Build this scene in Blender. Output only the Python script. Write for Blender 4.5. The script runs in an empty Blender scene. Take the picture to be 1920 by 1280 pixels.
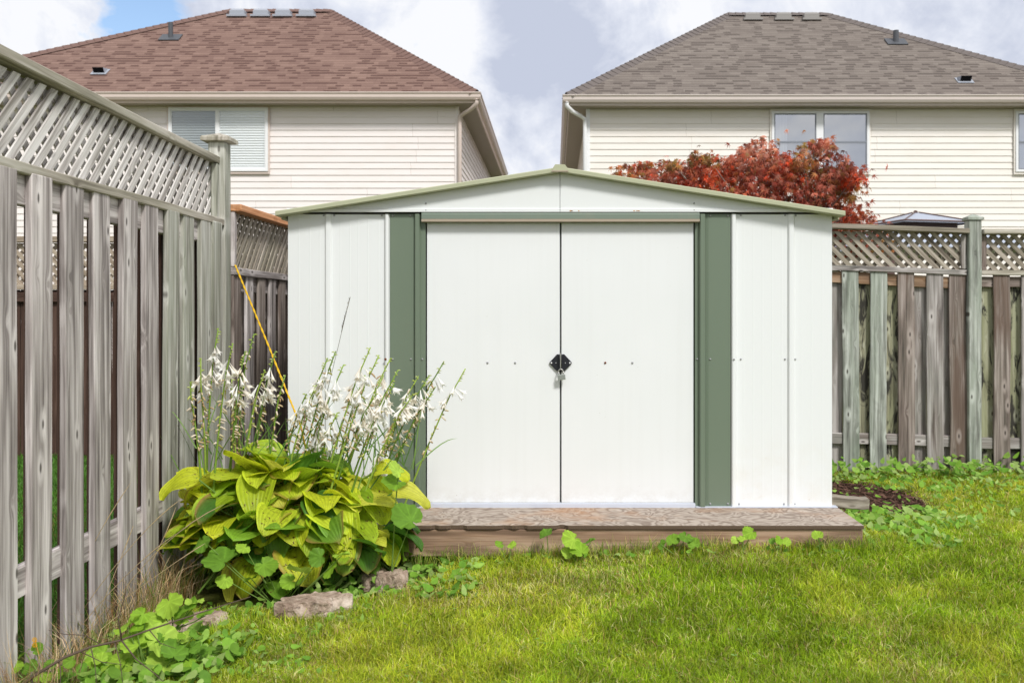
import bpy, math, random
import numpy as np
from mathutils import Vector, Matrix
random.seed(7); RS = np.random.RandomState(11)
SC = bpy.context.scene; COL = SC.collection
F = 1850.0; CX, CY, CZ = 1040.0, 585.0, 1.36
def P(x, y, D):
    s = F / D
    return Vector(((x-CX)/s, D, CZ-(y-CY)/s))
def lin(r, g, b):
    return tuple(((c/255.0)/12.92 if c/255.0 < .04045 else ((c/255.0+.055)/1.055)**2.4) for c in (r, g, b))
def U(a, b): return random.uniform(a, b)
# ------------------------------------------------------------------ object helpers
WM = {}
def tag(o, label=None, cat=None, group=None, kind=None):
    if label: o['label'] = label
    if cat: o['category'] = cat
    if group: o['group'] = group
    if kind: o['kind'] = kind
    return o
def link(o, parent=None, M=None):
    COL.objects.link(o)
    M = M if M is not None else Matrix()
    WM[o.name] = M
    if parent is not None:
        o.parent = parent
        o.matrix_parent_inverse = WM[parent.name].inverted()
    o.matrix_basis = M
    return o
def thing(name, loc, label, cat, group=None):
    o = bpy.data.objects.new(name, None); o.empty_display_size = .1
    link(o, None, Matrix.Translation(Vector(loc)))
    return tag(o, label, cat, group)
class MB:
    def __init__(s): s.v = []; s.f = []; s.uv = []; s.c = []
    def quad(s, a, b, c, d, uv=None):
        n = len(s.v); s.v += [tuple(a), tuple(b), tuple(c), tuple(d)]; s.f.append((n, n+1, n+2, n+3))
        s.uv.append(uv)
    def poly(s, pts, uv=None):
        n = len(s.v); s.v += [tuple(p) for p in pts]; s.f.append(tuple(range(n, n+len(pts)))); s.uv.append(uv)
    def box(s, x0, x1, y0, y1, z0, z1):
        n = len(s.v)
        s.v += [(x, y, z) for x in (x0, x1) for y in (y0, y1) for z in (z0, z1)]
        for q in ((0,1,3,2), (4,6,7,5), (0,4,5,1), (2,3,7,6), (0,2,6,4), (1,5,7,3)):
            s.f.append(tuple(n+i for i in q)); s.uv.append(None)
    def grid(s, G, uvs=None, close=False):
        """G[i][j] points"""
        n = len(s.v); R = len(G); C = len(G[0])
        for row in G:
            for p in row: s.v.append(tuple(p))
        for i in range(R-1):
            for j in range(C if close else C-1):
                k = (j+1) % C
                s.f.append((n+i*C+j, n+i*C+k, n+(i+1)*C+k, n+(i+1)*C+j))
                s.uv.append([uvs[i][j], uvs[i][k], uvs[i+1][k], uvs[i+1][j]] if uvs else None)
        return n
    def tube(s, pts, rad, sides=6, caps=True):
        pts = [Vector(p) for p in pts]
        if not hasattr(rad, '__len__'): rad = [rad]*len(pts)
        G = []
        t0 = (pts[1]-pts[0]).normalized()
        up = Vector((0, 0, 1)) if abs(t0.z) < .9 else Vector((1, 0, 0))
        a = t0.cross(up).normalized()
        for i, p in enumerate(pts):
            t = (pts[min(i+1, len(pts)-1)] - pts[max(i-1, 0)]).normalized()
            a = (a - t*a.dot(t)).normalized(); b = t.cross(a)
            G.append([p + (a*math.cos(2*math.pi*k/sides) + b*math.sin(2*math.pi*k/sides))*rad[i] for k in range(sides)])
        n = s.grid(G, close=True)
        if caps:
            s.f.append(tuple(n+k for k in range(sides))[::-1]); s.uv.append(None)
            m = n+(len(pts)-1)*sides
            s.f.append(tuple(m+k for k in range(sides))); s.uv.append(None)
    def colour(s, c):
        while len(s.c) < len(s.v): s.c.append((c[0], c[1], c[2], 1))
    def build(s, name, mat, parent=None, smooth=False, M=None, local=None, bevel=0):
        me = bpy.data.meshes.new(name)
        vs = s.v
        if local is not None:
            I = local.inverted(); vs = [tuple(I @ Vector(v)) for v in vs]; M = local
        me.from_pydata(vs, [], s.f)
        if any(u is not None for u in s.uv):
            L = me.uv_layers.new(name='UVMap'); k = 0
            for f, u in zip(s.f, s.uv):
                for i in range(len(f)):
                    if u is not None: L.data[k].uv = u[i]
                    k += 1
        if s.c:
            s.colour((.5, .5, .5))
            A = me.color_attributes.new('Col', 'FLOAT_COLOR', 'POINT')
            A.data.foreach_set('color', np.array(s.c, dtype=np.float32).ravel())
        if smooth: me.polygons.foreach_set('use_smooth', [True]*len(me.polygons))
        me.materials.append(mat); me.update()
        o = bpy.data.objects.new(name, me)
        if M is None and parent is not None: M = Matrix.Translation(WM[parent.name].translation)
        if M is not None and local is None:
            I = M.inverted(); me.transform(I)
        link(o, parent, M)
        if bevel:
            b = o.modifiers.new('bevel', 'BEVEL'); b.width = bevel; b.segments = 2; b.limit_method = 'ANGLE'; b.angle_limit = math.radians(50)
        return o
# ------------------------------------------------------------------ material helpers
class NT:
    def __init__(s, name):
        s.m = bpy.data.materials.new(name); s.m.use_nodes = True; s.t = s.m.node_tree; s.t.nodes.clear()
        s.out = s.n('ShaderNodeOutputMaterial'); s.b = s.n('ShaderNodeBsdfPrincipled')
        s.l(s.b.outputs[0], s.out.inputs[0])
    def n(s, ty, **k):
        x = s.t.nodes.new(ty)
        for a, b in k.items(): setattr(x, a, b)
        return x
    def l(s, a, b): s.t.links.new(a, b)
    def set(s, node, **k):
        for a, b in k.items(): node.inputs[a.replace('_', ' ')].default_value = b
        return node
    def math(s, op, a, b=None, c=None, clamp=False):
        x = s.n('ShaderNodeMath', operation=op); x.use_clamp = clamp
        for i, v in enumerate((a, b, c)):
            if v is None: continue
            if isinstance(v, (int, float)): x.inputs[i].default_value = v
            else: s.l(v, x.inputs[i])
        return x.outputs[0]
    def mix(s, fac, a, b, mode='MIX'):
        x = s.n('ShaderNodeMix', data_type='RGBA', blend_type=mode)
        for sock, v in ((x.inputs[0], fac), (x.inputs[6], a), (x.inputs[7], b)):
            if isinstance(v, (int, float)): sock.default_value = v
            elif isinstance(v, tuple): sock.default_value = (v[0], v[1], v[2], 1)
            else: s.l(v, sock)
        return x.outputs[2]
    def ramp(s, fac, stops, interp='LINEAR'):
        r = s.n('ShaderNodeValToRGB'); r.color_ramp.interpolation = interp
        e = r.color_ramp.elements
        while len(e) < len(stops): e.new(.5)
        for x, (p, c) in zip(e, stops):
            x.position = p; x.color = (c[0], c[1], c[2], 1) if isinstance(c, tuple) else (c, c, c, 1)
        s.l(fac, r.inputs[0]); return r.outputs[0]
    def noise(s, vec, scale, detail=3, rough=.55, dist=0):
        x = s.n('ShaderNodeTexNoise'); s.set(x, Scale=scale, Detail=detail, Roughness=rough, Distortion=dist)
        if vec is not None: s.l(vec, x.inputs['Vector'])
        return x.outputs[0]
    def coord(s, which='Object'): return s.n('ShaderNodeTexCoord').outputs[which]
    def mapp(s, vec, scale=(1,1,1), loc=(0,0,0), rot=(0,0,0)):
        x = s.n('ShaderNodeMapping'); x.inputs['Scale'].default_value = scale; x.inputs['Location'].default_value = loc
        x.inputs['Rotation'].default_value = rot
        s.l(vec, x.inputs['Vector']); return x.outputs[0]
    def bump(s, h, strength=.3, dist=.01):
        x = s.n('ShaderNodeBump'); x.inputs['Strength'].default_value = strength; x.inputs['Distance'].default_value = dist
        s.l(h, x.inputs['Height']); s.l(x.outputs[0], s.b.inputs['Normal'])
    def base(s, c):
        if isinstance(c, tuple): s.b.inputs['Base Color'].default_value = (c[0], c[1], c[2], 1)
        else: s.l(c, s.b.inputs['Base Color'])
    def rough(s, r): s.b.inputs['Roughness'].default_value = r
    def spec(s, r): s.b.inputs['Specular IOR Level'].default_value = r

def wood(name, dark, mid, light, green=.3, greencol=(.20,.25,.12), rust=0.0, mold=0.0, knots=1.0, var=.25):
    """weathered plank, grain along local Z"""
    t = NT(name); co = t.coord()
    rnd = t.n('ShaderNodeObjectInfo').outputs['Random']
    off = t.n('ShaderNodeCombineXYZ')
    t.l(t.math('MULTIPLY', rnd, 37.0), off.inputs[0]); t.l(t.math('MULTIPLY', rnd, 13.0), off.inputs[1]); t.l(t.math('MULTIPLY', rnd, 91.0), off.inputs[2])
    va = t.n('ShaderNodeVectorMath', operation='ADD'); t.l(co, va.inputs[0]); t.l(off.outputs[0], va.inputs[1]); v = va.outputs[0]
    vo = t.n('ShaderNodeTexVoronoi', voronoi_dimensions='2D'); vo.inputs['Scale'].default_value = 1
    sx = t.n('ShaderNodeSeparateXYZ'); t.l(v, sx.inputs[0])
    cb = t.n('ShaderNodeCombineXYZ'); t.l(t.math('MULTIPLY', sx.outputs[0], 7.5), cb.inputs[0]); t.l(t.math('MULTIPLY', sx.outputs[2], 2.9), cb.inputs[1])
    t.l(cb.outputs[0], vo.inputs['Vector']); kd = vo.outputs['Distance']
    near = t.math('SUBTRACT', 1, t.math('MULTIPLY', kd, 4.0), clamp=True)
    near = t.math('POWER', near, 2.0)
    # grain coordinates bent round the knots
    cb2 = t.n('ShaderNodeCombineXYZ')
    t.l(t.math('ADD', sx.outputs[0], t.math('MULTIPLY', near, .03)), cb2.inputs[0]); t.l(sx.outputs[1], cb2.inputs[1]); t.l(sx.outputs[2], cb2.inputs[2])
    g1 = t.noise(t.mapp(cb2.outputs[0], (52, 52, 1.5)), 1, 4, .6, .5)
    g2 = t.noise(t.mapp(cb2.outputs[0], (260, 260, 5)), 1, 2, .6)
    g3 = t.noise(t.mapp(v, (14, 14, 1.2)), 1, 3, .55, .8)
    g = t.math('ADD', t.math('MULTIPLY', g1, .5), t.math('ADD', t.math('MULTIPLY', g2, .08), t.math('MULTIPLY', g3, .42)))
    c = t.ramp(g, [(.36, dark), (.49, mid), (.61, light)])
    if green:
        gm = t.ramp(t.noise(t.mapp(v, (9, 9, 1.0)), 1, 3, .6, .5), [(.42, 0.0), (.62, 1.0)])
        c = t.mix(t.math('MULTIPLY', gm, green), c, greencol)
    if rust:
        gm = t.ramp(t.noise(t.mapp(v, (6, 6, .9), (5, 3, 1)), 1, 3, .6, .5), [(.5, 0.0), (.62, 1.0)])
        c = t.mix(t.math('MULTIPLY', gm, rust), c, (.13, .085, .062))
    if mold:
        gm = t.ramp(t.noise(t.mapp(v, (11, 11, 3.2), (1, 7, 2)), 1, 4, .62, 1.2), [(.50, 0.0), (.58, 1.0)])
        c = t.mix(t.math('MULTIPLY', gm, mold), c, (.035, .032, .028))
    if knots:
        sc_ = t.n('ShaderNodeSeparateColor'); t.l(vo.outputs['Color'], sc_.inputs[0]); pick = t.math('GREATER_THAN', sc_.outputs[0], .52)
        halo = t.math('MULTIPLY', t.ramp(kd, [(.0, 1.0), (.12, 1.0), (.22, 0.0)]), pick)
        c = t.mix(t.math('MULTIPLY', halo, .55*knots), c, (min(1,light[0]*1.1), min(1,light[1]*1.1), min(1,light[2]*1.1)))
        kc = t.ramp(kd, [(.035, 1.0), (.07, 0.0)])
        c = t.mix(t.math('MULTIPLY', t.math('MULTIPLY', kc, pick), .85*knots), c, (.05, .04, .032))
    hv = t.n('ShaderNodeHueSaturation'); t.l(c, hv.inputs['Color'])
    t.l(t.math('ADD', 1-var*.5, t.math('MULTIPLY', rnd, var)), hv.inputs['Value'])
    t.base(hv.outputs[0]); t.rough(.85); t.spec(.2)
    t.bump(t.math('SUBTRACT', g, t.math('MULTIPLY', t.ramp(kd, [(.03, 1.0), (.06, 0.0)]), .3)), .55, .004)
    return t.m
def paint(name, col, rough=.4, spec=.5, dirt=0, dirtcol=(.3,.25,.18), wave=0, var=.0):
    t = NT(name); co = t.coord()
    c = col
    n1 = t.noise(co, 2.2, 4, .6)
    if dirt:
        c = t.mix(t.math('MULTIPLY', t.ramp(t.noise(t.mapp(co, (3, 3, 1.2)), 1.6, 6, .65), [(.5, 0.0), (.8, 1.0)]), dirt), c, dirtcol)
    if var:
        c = t.mix(t.math('MULTIPLY', n1, var), c, (col[0]*.7, col[1]*.7, col[2]*.7))
    t.base(c); t.rough(rough); t.spec(spec)
    if wave: t.bump(t.noise(co, 3.0, 2, .5), wave, .02)
    return t.m
def vcol(name, rough=.55, trans=.35, spec=.35, veins=None, spots=0, backlight=1.0):
    """leaf / blade material: colour from the mesh, some light comes through"""
    t = NT(name)
    a = t.n('ShaderNodeAttribute'); a.attribute_name = 'Col'; c = a.outputs['Color']
    co = t.coord()
    c = t.mix(.35, c, t.mix(1.0, c, t.ramp(t.noise(co, 35, 3, .6), [(.3, .55), (.7, 1.35)]), 'MULTIPLY'))
    if veins:
        uv = t.n('ShaderNodeUVMap'); uv.uv_map = 'UVMap'; s = t.n('ShaderNodeSeparateXYZ'); t.l(uv.outputs[0], s.inputs[0])
        w = t.math('SINE', t.math('MULTIPLY', s.outputs[1], veins*2*math.pi))
        vv = t.math('MULTIPLY_ADD', w, .5, .5)
        c = t.mix(t.math('MULTIPLY', t.math('POWER', vv, 3.0), .22), c, (.06,.12,.008))
        t.bump(vv, .35, .006)
    if spots:
        sp = t.ramp(t.noise(co, 60, 4, .7), [(.60, 0.0), (.64, 1.0)])
        big = t.ramp(t.noise(co, 4.5, 2, .5), [(.45, 0.0), (.58, 1.0)])
        c = t.mix(t.math('MULTIPLY', t.math('MULTIPLY', sp, big), spots), c, (.12, .05, .02))
    t.base(c); t.rough(rough); t.spec(spec)
    tr = t.n('ShaderNodeBsdfTranslucent'); t.l(c, tr.inputs[0])
    mx = t.n('ShaderNodeMixShader'); mx.inputs[0].default_value = trans
    t.l(t.b.outputs[0], mx.inputs[1]); t.l(tr.outputs[0], mx.inputs[2]); t.l(mx.outputs[0], t.out.inputs[0])
    return t.m
def shingles(name, c1, c2, c3):
    t = NT(name)
    uv = t.n('ShaderNodeUVMap'); uv.uv_map = 'UVMap'; v = uv.outputs[0]
    s = t.n('ShaderNodeSeparateXYZ'); t.l(v, s.inputs[0])
    row = t.math('FLOOR', t.math('DIVIDE', s.outputs[1], .125))
    def cells(w, k):
        wn = t.n('ShaderNodeTexWhiteNoise', noise_dimensions='1D'); t.l(t.math('ADD', row, k), wn.inputs['W'])
        cl = t.math('FLOOR', t.math('ADD', t.math('DIVIDE', s.outputs[0], w), t.math('MULTIPLY', wn.outputs['Value'], 7.0)))
        w2 = t.n('ShaderNodeTexWhiteNoise', noise_dimensions='2D'); cb = t.n('ShaderNodeCombineXYZ'); t.l(cl, cb.inputs[0]); t.l(t.math('ADD', row, k), cb.inputs[1]); t.l(cb.outputs[0], w2.inputs['Vector'])
        return w2.outputs['Value']
    fr = t.math('FRACT', t.math('DIVIDE', s.outputs[1], .125))
    va, vb = cells(.17, .5), cells(.23, 91.5)
    c = t.mix(vb, c2, c3)
    dash = t.math('MULTIPLY', t.math('LESS_THAN', va, .36), t.math('LESS_THAN', fr, .62))
    c = t.mix(t.math('MULTIPLY', dash, .8), c, c1)
    c = t.mix(t.math('MULTIPLY', t.math('LESS_THAN', fr, .16), .45), c, (c1[0]*.6, c1[1]*.6, c1[2]*.6))  # thin butt shadow of each shingle row, painted into the colour
    c = t.mix(t.math('MULTIPLY', t.ramp(t.noise(t.coord(), .9, 3, .6), [(.4, 0.0), (.7, 1.0)]), .12), c, c1)
    c = t.mix(.25, c, t.mix(1.0, c, t.ramp(t.noise(t.coord(), 45, 3, .7), [(.3, .5), (.7, 1.5)]), 'MULTIPLY'))
    t.base(c); t.rough(.95); t.spec(.1)
    t.bump(t.math('SUBTRACT', 1, fr), .5, .012)
    return t.m

M = {}
M['wood'] = wood('weathered_wood', lin(92,84,81), lin(162,153,149), lin(214,206,202), green=.04, greencol=(.30,.32,.24), var=.28)
M['wood_green'] = wood('weathered_wood_algae', lin(104,102,92), lin(164,161,150), lin(208,206,198), green=.32, greencol=(.31,.35,.25), knots=.8, var=.12)
M['cap'] = wood('cap_wood', lin(118,110,98), lin(168,160,146), lin(200,193,182), green=.25, greencol=(.23,.25,.15), knots=.6, var=.1)
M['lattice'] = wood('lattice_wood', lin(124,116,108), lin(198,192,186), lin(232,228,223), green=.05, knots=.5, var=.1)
M['lattice_back'] = wood('lattice_wood_dark', lin(92,84,74), lin(142,132,118), lin(182,172,158), green=.15, greencol=(.25,.27,.16), knots=.25, var=.1)  # darker, browner lattice wood, also on rear cap rails and edging
M['rw'] = wood('rear_wood_grey', lin(82,77,74), lin(144,137,132), lin(190,184,179), green=.25, greencol=(.25,.28,.22), rust=.35, var=.15)
M['rw_green'] = wood('rear_wood_green', lin(98,100,92), lin(152,155,145), lin(196,200,190), green=.5, greencol=(.30,.35,.27), mold=.15, var=.1)
M['rw_brown'] = wood('rear_wood_brown', lin(72,63,58), lin(122,109,101), lin(168,156,148), green=.15, greencol=(.25,.26,.2), rust=.75, var=.12)
M['rw_mold'] = wood('rear_wood_mold', lin(84,80,66), lin(142,139,114), lin(182,181,158), green=.5, greencol=(.31,.33,.18), mold=.95, var=.15)
M['rail_orange'] = wood('fresh_cedar', lin(150,98,62), lin(196,140,98), lin(220,168,128), green=0, knots=.5, var=.1)
M['rail_rust'] = wood('rail_wood_rusty', lin(90,66,48), lin(140,108,82), lin(168,142,118), green=.1, rust=.5, var=.2)
M['rim'] = wood('treated_lumber', lin(98,76,60), lin(148,119,97), lin(180,152,130), green=.15, greencol=(.12,.11,.06), rust=.5, knots=1, var=.1)
M['brown'] = wood('dark_brown_wood', lin(50,37,31), lin(76,57,48), lin(94,74,64), green=0, knots=.2, var=.2)
M['brown_lat'] = wood('brown_lattice_wood', lin(110,95,80), lin(155,140,122), lin(180,168,150), green=0, knots=.2, var=.2)

M['white'] = paint('white_enamel', (.76,.775,.765), .38, .4, dirt=.05, dirtcol=(.5,.42,.3), wave=.05)
t = NT('white_enamel_door'); co = t.coord(); s = t.n('ShaderNodeSeparateXYZ'); t.l(co, s.inputs[0])
c = t.mix(t.math('MULTIPLY', t.ramp(t.noise(t.mapp(co, (26,26,.7)), 1, 4, .6), [(.48, 0.0), (.75, 1.0)]), .07), (.775,.785,.78), (.55,.54,.49))
c = t.mix(t.math('MULTIPLY', t.ramp(t.noise(co, 1.6, 4, .6), [(.4, 0.0), (.75, 1.0)]), .10), c, (.62,.66,.66))
low = t.math('SUBTRACT', 1, t.math('DIVIDE', s.outputs[2], .16), clamp=True)
c = t.mix(t.math('MULTIPLY', t.math('MULTIPLY', low, low), t.ramp(t.noise(co, 16, 5, .7), [(.35, 0.0), (.7, .55)])), c, (.42,.36,.27))
c = t.mix(t.ramp(t.noise(co, 90, 2, .5), [(.74, 0.0), (.77, .55)]), c, (.3,.26,.2))
t.base(c); t.rough(.30); t.spec(.5); t.bump(t.noise(t.mapp(co, (1,1,.55)), 2.6, 2, .5), .22, .03); M['door'] = t.m
# wall sheet: rust freckles that thicken towards the foot
t = NT('white_enamel_rusty_foot'); co = t.coord(); s = t.n('ShaderNodeSeparateXYZ'); t.l(co, s.inputs[0])
low = t.math('SUBTRACT', 1, t.math('DIVIDE', s.outputs[2], .45), clamp=True)
sp = t.ramp(t.noise(co, 55, 5, .75), [(.62, 0.0), (.72, 1.0)])
bl = t.ramp(t.noise(co, 7, 4, .6), [(.45, 0.0), (.75, 1.0)])
c = t.mix(t.math('MULTIPLY', t.math('MULTIPLY', sp, bl), t.math('POWER', low, 1.5)), (.76,.775,.765), (.42,.24,.09))
c = t.mix(t.math('MULTIPLY', t.math('MULTIPLY', bl, low), .28), c, (.62,.53,.38))
t.base(c); t.rough(.4); t.spec(.4); M['white_rust'] = t.m
M['sage'] = paint('green_enamel', lin(108,121,103), .42, .4, dirt=.08, dirtcol=(.25,.24,.17), wave=.05)
M['sage_dark'] = paint('green_enamel_track', lin(118,130,117), .45, .4, dirt=.35, dirtcol=(.34,.29,.22))
M['fascia'] = paint('pale_sage_enamel', lin(174,176,146), .45, .4, dirt=.3, dirtcol=(.36,.33,.22))
M['lip'] = paint('track_lip', lin(166,152,134), .5, .4, dirt=.3, dirtcol=(.3,.2,.13))
M['galv'] = paint('galvanised_steel', lin(196,201,212), .45, .5, dirt=.25, dirtcol=(.4,.4,.42)); 
M['rust'] = paint('rust', (.16,.05,.02), .9, .1)
M['screw'] = paint('screw_metal', (.33,.33,.34), .35, .6)
M['black'] = paint('black_plastic', (.012,.012,.018), .35, .5)
t = NT('padlock_metal'); t.base(lin(160,164,158)); t.rough(.4); t.b.inputs['Metallic'].default_value = .6; M['lock'] = t.m
t = NT('steel_shackle'); t.base((.6,.58,.55)); t.rough(.25); t.b.inputs['Metallic'].default_value = .9; M['steel'] = t.m
def sidingmat(name, col):
    t = NT(name); co = t.coord(); s = t.n('ShaderNodeSeparateXYZ'); t.l(co, s.inputs[0])
    row = t.math('FLOOR', t.math('DIVIDE', s.outputs[2], .254)); h = t.math('ADD', s.outputs[0], s.outputs[1])
    wn = t.n('ShaderNodeTexWhiteNoise', noise_dimensions='1D'); t.l(row, wn.inputs['W'])
    u = t.math('ADD', t.math('DIVIDE', h, 3.66), t.math('MULTIPLY', wn.outputs['Value'], 5.0))
    w2 = t.n('ShaderNodeTexWhiteNoise', noise_dimensions='2D'); cb = t.n('ShaderNodeCombineXYZ'); t.l(t.math('FLOOR', u), cb.inputs[0]); t.l(row, cb.inputs[1]); t.l(cb.outputs[0], w2.inputs['Vector'])
    c = t.mix(t.math('MULTIPLY', w2.outputs['Value'], .09), col, (col[0]*.75, col[1]*.72, col[2]*.66))
    c = t.mix(t.math('MULTIPLY', t.math('LESS_THAN', t.math('FRACT', u), .0028), .35), c, (.3,.26,.2))
    c = t.mix(t.math('MULTIPLY', t.ramp(t.noise(t.mapp(co, (.5,.5,2)), 2, 5, .65), [(.45, 0.0), (.8, 1.0)]), .22), c, (.58,.47,.34))
    t.base(c); t.rough(.55); t.spec(.3); t.bump(t.noise(t.mapp(co, (.6,.6,5)), 1.5, 2, .5), .15, .02); return t.m
M['siding_l'] = sidingmat('siding_pinkish_white', lin(236,228,224)); M['siding_r'] = sidingmat('siding_cream', lin(236,230,222))
M['trim_l'] = paint('trim_beige', lin(208,192,182), .5, .3, dirt=.1)
M['trim_r'] = paint('trim_taupe', lin(204,192,184), .5, .3, dirt=.1)
M['soffit'] = paint('soffit_taupe', lin(158,148,136), .6, .3)
M['vinyl'] = paint('white_vinyl', (.82,.82,.82), .4, .4)
M['vent'] = paint('vent_grey', lin(156,160,168), .5, .4); M['pipe'] = paint('pipe_dark', lin(78,80,84), .5, .4)
M['dark'] = paint('dark_void', (.01,.01,.012), .9, .1)
M['shin_l'] = shingles('shingles_pink_brown', lin(86,64,58), lin(120,96,87), lin(135,110,99))
M['shin_r'] = shingles('shingles_taupe', lin(86,78,73), lin(114,105,98), lin(127,118,110))
M['hip_l'] = paint('hip_cap_brown', lin(120,96,88), .95, .1, var=.5); M['hip_r'] = paint('hip_cap_taupe', lin(112,104,100), .95, .1, var=.5)
M['blind'] = paint('blind_white', (.84,.84,.83), .6, .3)
M['curtain'] = paint('curtain', (.55,.57,.6), .8, .1)
M['room'] = paint('room_dim', (.20,.22,.25), .9, .1)
def glass(name, gloss, tint):
    t = NT(name); t.t.nodes.remove(t.b)
    a = t.n('ShaderNodeBsdfTransparent'); a.inputs[0].default_value = (*tint, 1)
    g = t.n('ShaderNodeBsdfGlossy'); g.inputs['Roughness'].default_value = .02
    m = t.n('ShaderNodeMixShader'); m.inputs[0].default_value = gloss
    t.l(a.outputs[0], m.inputs[1]); t.l(g.outputs[0], m.inputs[2]); t.l(m.outputs[0], t.out.inputs[0]); return t.m
M['glass'] = glass('window_glass', .6, (.75,.8,.85)); M['glass_soft'] = glass('window_glass_clear', .12, (.95,.97,.97)); M['glass_screen'] = glass('window_glass_screened', .16, (.6,.63,.63))
# plywood with swirling figure
t = NT('plywood'); co = t.coord(); v = t.mapp(co, (3.0, 3.4, 1))
n0 = t.noise(v, 1.3, 3, .5, 1.2)
rings = t.math('MULTIPLY_ADD', t.math('SINE', t.math('MULTIPLY', n0, 62.0)), .5, .5)
c = t.mix(t.math('MULTIPLY', t.math('POWER', rings, 1.5), .75), lin(174,161,148), lin(112,96,84))
c = t.mix(t.ramp(t.noise(co, 3.1, 3, .6), [(.5, 0.0), (.75, .7)]), c, lin(170,128,92))
c = t.mix(t.ramp(t.noise(t.mapp(co, (2, 3, 1)), 9, 5, .7), [(.6, 0.0), (.68, .6)]), c, lin(206,196,184))
t.base(c); t.rough(.85); t.spec(.2); t.bump(rings, .3, .003); M['ply'] = t.m
t = NT('plywood_edge'); co = t.coord(); s = t.n('ShaderNodeSeparateXYZ'); t.l(co, s.inputs[0])
t.base(t.mix(t.math('GREATER_THAN', t.math('SINE', t.math('MULTIPLY', s.outputs[2], 1400)), 0), lin(120,98,78), lin(45,34,27))); t.rough(.9); M['ply_edge'] = t.m
# soil / lawn ground
t = NT('ground_soil'); co = t.coord()
c = t.mix(t.ramp(t.noise(co, 3.0, 5, .65), [(.35, 0.0), (.65, 1.0)]), (.07,.09,.015), (.15,.15,.04))
c = t.mix(t.ramp(t.noise(co, 30, 4, .7), [(.5, 0.0), (.7, .6)]), c, (.05,.035,.02))
t.base(c); t.rough(1); t.spec(.05); t.bump(t.noise(co, 40, 4, .7), .6, .02); M['soil'] = t.m
t = NT('mulch_soil'); co = t.coord()
c = t.mix(t.ramp(t.noise(co, 45, 5, .75), [(.35, 0.0), (.65, 1.0)]), (.028,.017,.012), (.105,.058,.04))
t.base(c); t.rough(1); t.spec(.05); t.bump(t.noise(co, 60, 5, .75), .9, .02); M['mulch'] = t.m
t = NT('limestone'); co = t.coord()
c = t.ramp(t.noise(co, 9, 6, .65, .6), [(.3, lin(112,90,76)), (.5, lin(174,154,136)), (.7, lin(212,198,182))])
c = t.mix(t.ramp(t.noise(co, 22, 4, .7), [(.58, 0.0), (.66, .7)]), c, lin(84,66,54))
t.base(c); t.rough(.9); t.spec(.15); t.bump(t.noise(co, 18, 7, .75), .9, .02); M['rock'] = t.m
M['grass'] = vcol('grass_blade', .5, .38, .3); M['hosta'] = vcol('hosta_leaf', .5, .42, .35, veins=9, spots=1.0)
M['leaf'] = vcol('round_leaf', .6, .35, .15); M['maple'] = vcol('maple_leaf', .5, .35, .3); M['stem'] = vcol('green_stem', .5, .1, .35)
M['petal'] = vcol('petal', .5, .35, .3); M['dry'] = vcol('dry_blade', .7, .25, .2); M['mulchbit'] = vcol('bark_chip', .9, 0.0, .1)
M['twig'] = paint('twig_bark', lin(98,84,72), .9, .1, var=.6); M['bark'] = paint('maple_bark', lin(140,128,118), .9, .1, var=.6)
M['rope'] = paint('yellow_rope', lin(222,178,30), .6, .3, var=.3)
M['gaz'] = paint('gazebo_roof', lin(168,174,186), .45, .4); M['gaz_dark'] = paint('gazebo_trim', lin(96,74,68), .5, .4)

# ------------------------------------------------------------------ ground
def smooth(a, b, x):
    t = np.clip((x-a)/(b-a), 0, 1); return t*t*(3-2*t)
_g = np.random.RandomState(3).rand(128, 128)
def vn(x, y, s, seed=0):
    x = np.asarray(x, float)*s + 17.3*seed; y = np.asarray(y, float)*s + 9.1*seed
    xi = np.floor(x).astype(int); yi = np.floor(y).astype(int); fx = x-xi; fy = y-yi
    fx = fx*fx*(3-2*fx); fy = fy*fy*(3-2*fy)
    g = lambda i, j: _g[i % 128, j % 128]
    return (g(xi,yi)*(1-fx)+g(xi+1,yi)*fx)*(1-fy) + (g(xi,yi+1)*(1-fx)+g(xi+1,yi+1)*fx)*fy
def gh(x, y):
    x = np.asarray(x, float); y = np.asarray(y, float)
    a = np.interp(x, [-2.4,-1.6,-.9,-.5,.2,.8,1.6,2.6,4.0,6.0], [-.03,.02,.06,.085,.125,.15,.15,.13,.05,.02])
    b = np.exp(-((y-5.15)/1.0)**2)
    h = a*b - .03*smooth(-1.2, -2.0, x)*(y < 12)
    h = h + (vn(x, y, 1.1)-.5)*.035*smooth(14, 9, np.abs(y)+0*x)
    return h
def gz(x, y): return float(gh(x, y))
xs = np.unique(np.concatenate([np.linspace(-260,-12,14), np.linspace(-12,-4,22), np.linspace(-4,6,130), np.linspace(6,14,22), np.linspace(14,260,14)]))
ys = np.unique(np.concatenate([np.linspace(-60,0,8), np.linspace(0,3,16), np.linspace(3,9,90), np.linspace(9,20,26), np.linspace(20,500,16)]))
XX, YY = np.meshgrid(xs, ys, indexing='ij'); ZZ = gh(XX, YY)
nx, ny = XX.shape
b = MB(); b.v = list(map(tuple, np.stack([XX, YY, ZZ], -1).reshape(-1, 3)))
b.f = [(i*ny+j, (i+1)*ny+j, (i+1)*ny+j+1, i*ny+j+1) for i in range(nx-1) for j in range(ny-1)]; b.uv = [None]*len(b.f)
tag(b.build('ground', M['soil'], smooth=True), kind='structure')

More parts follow.
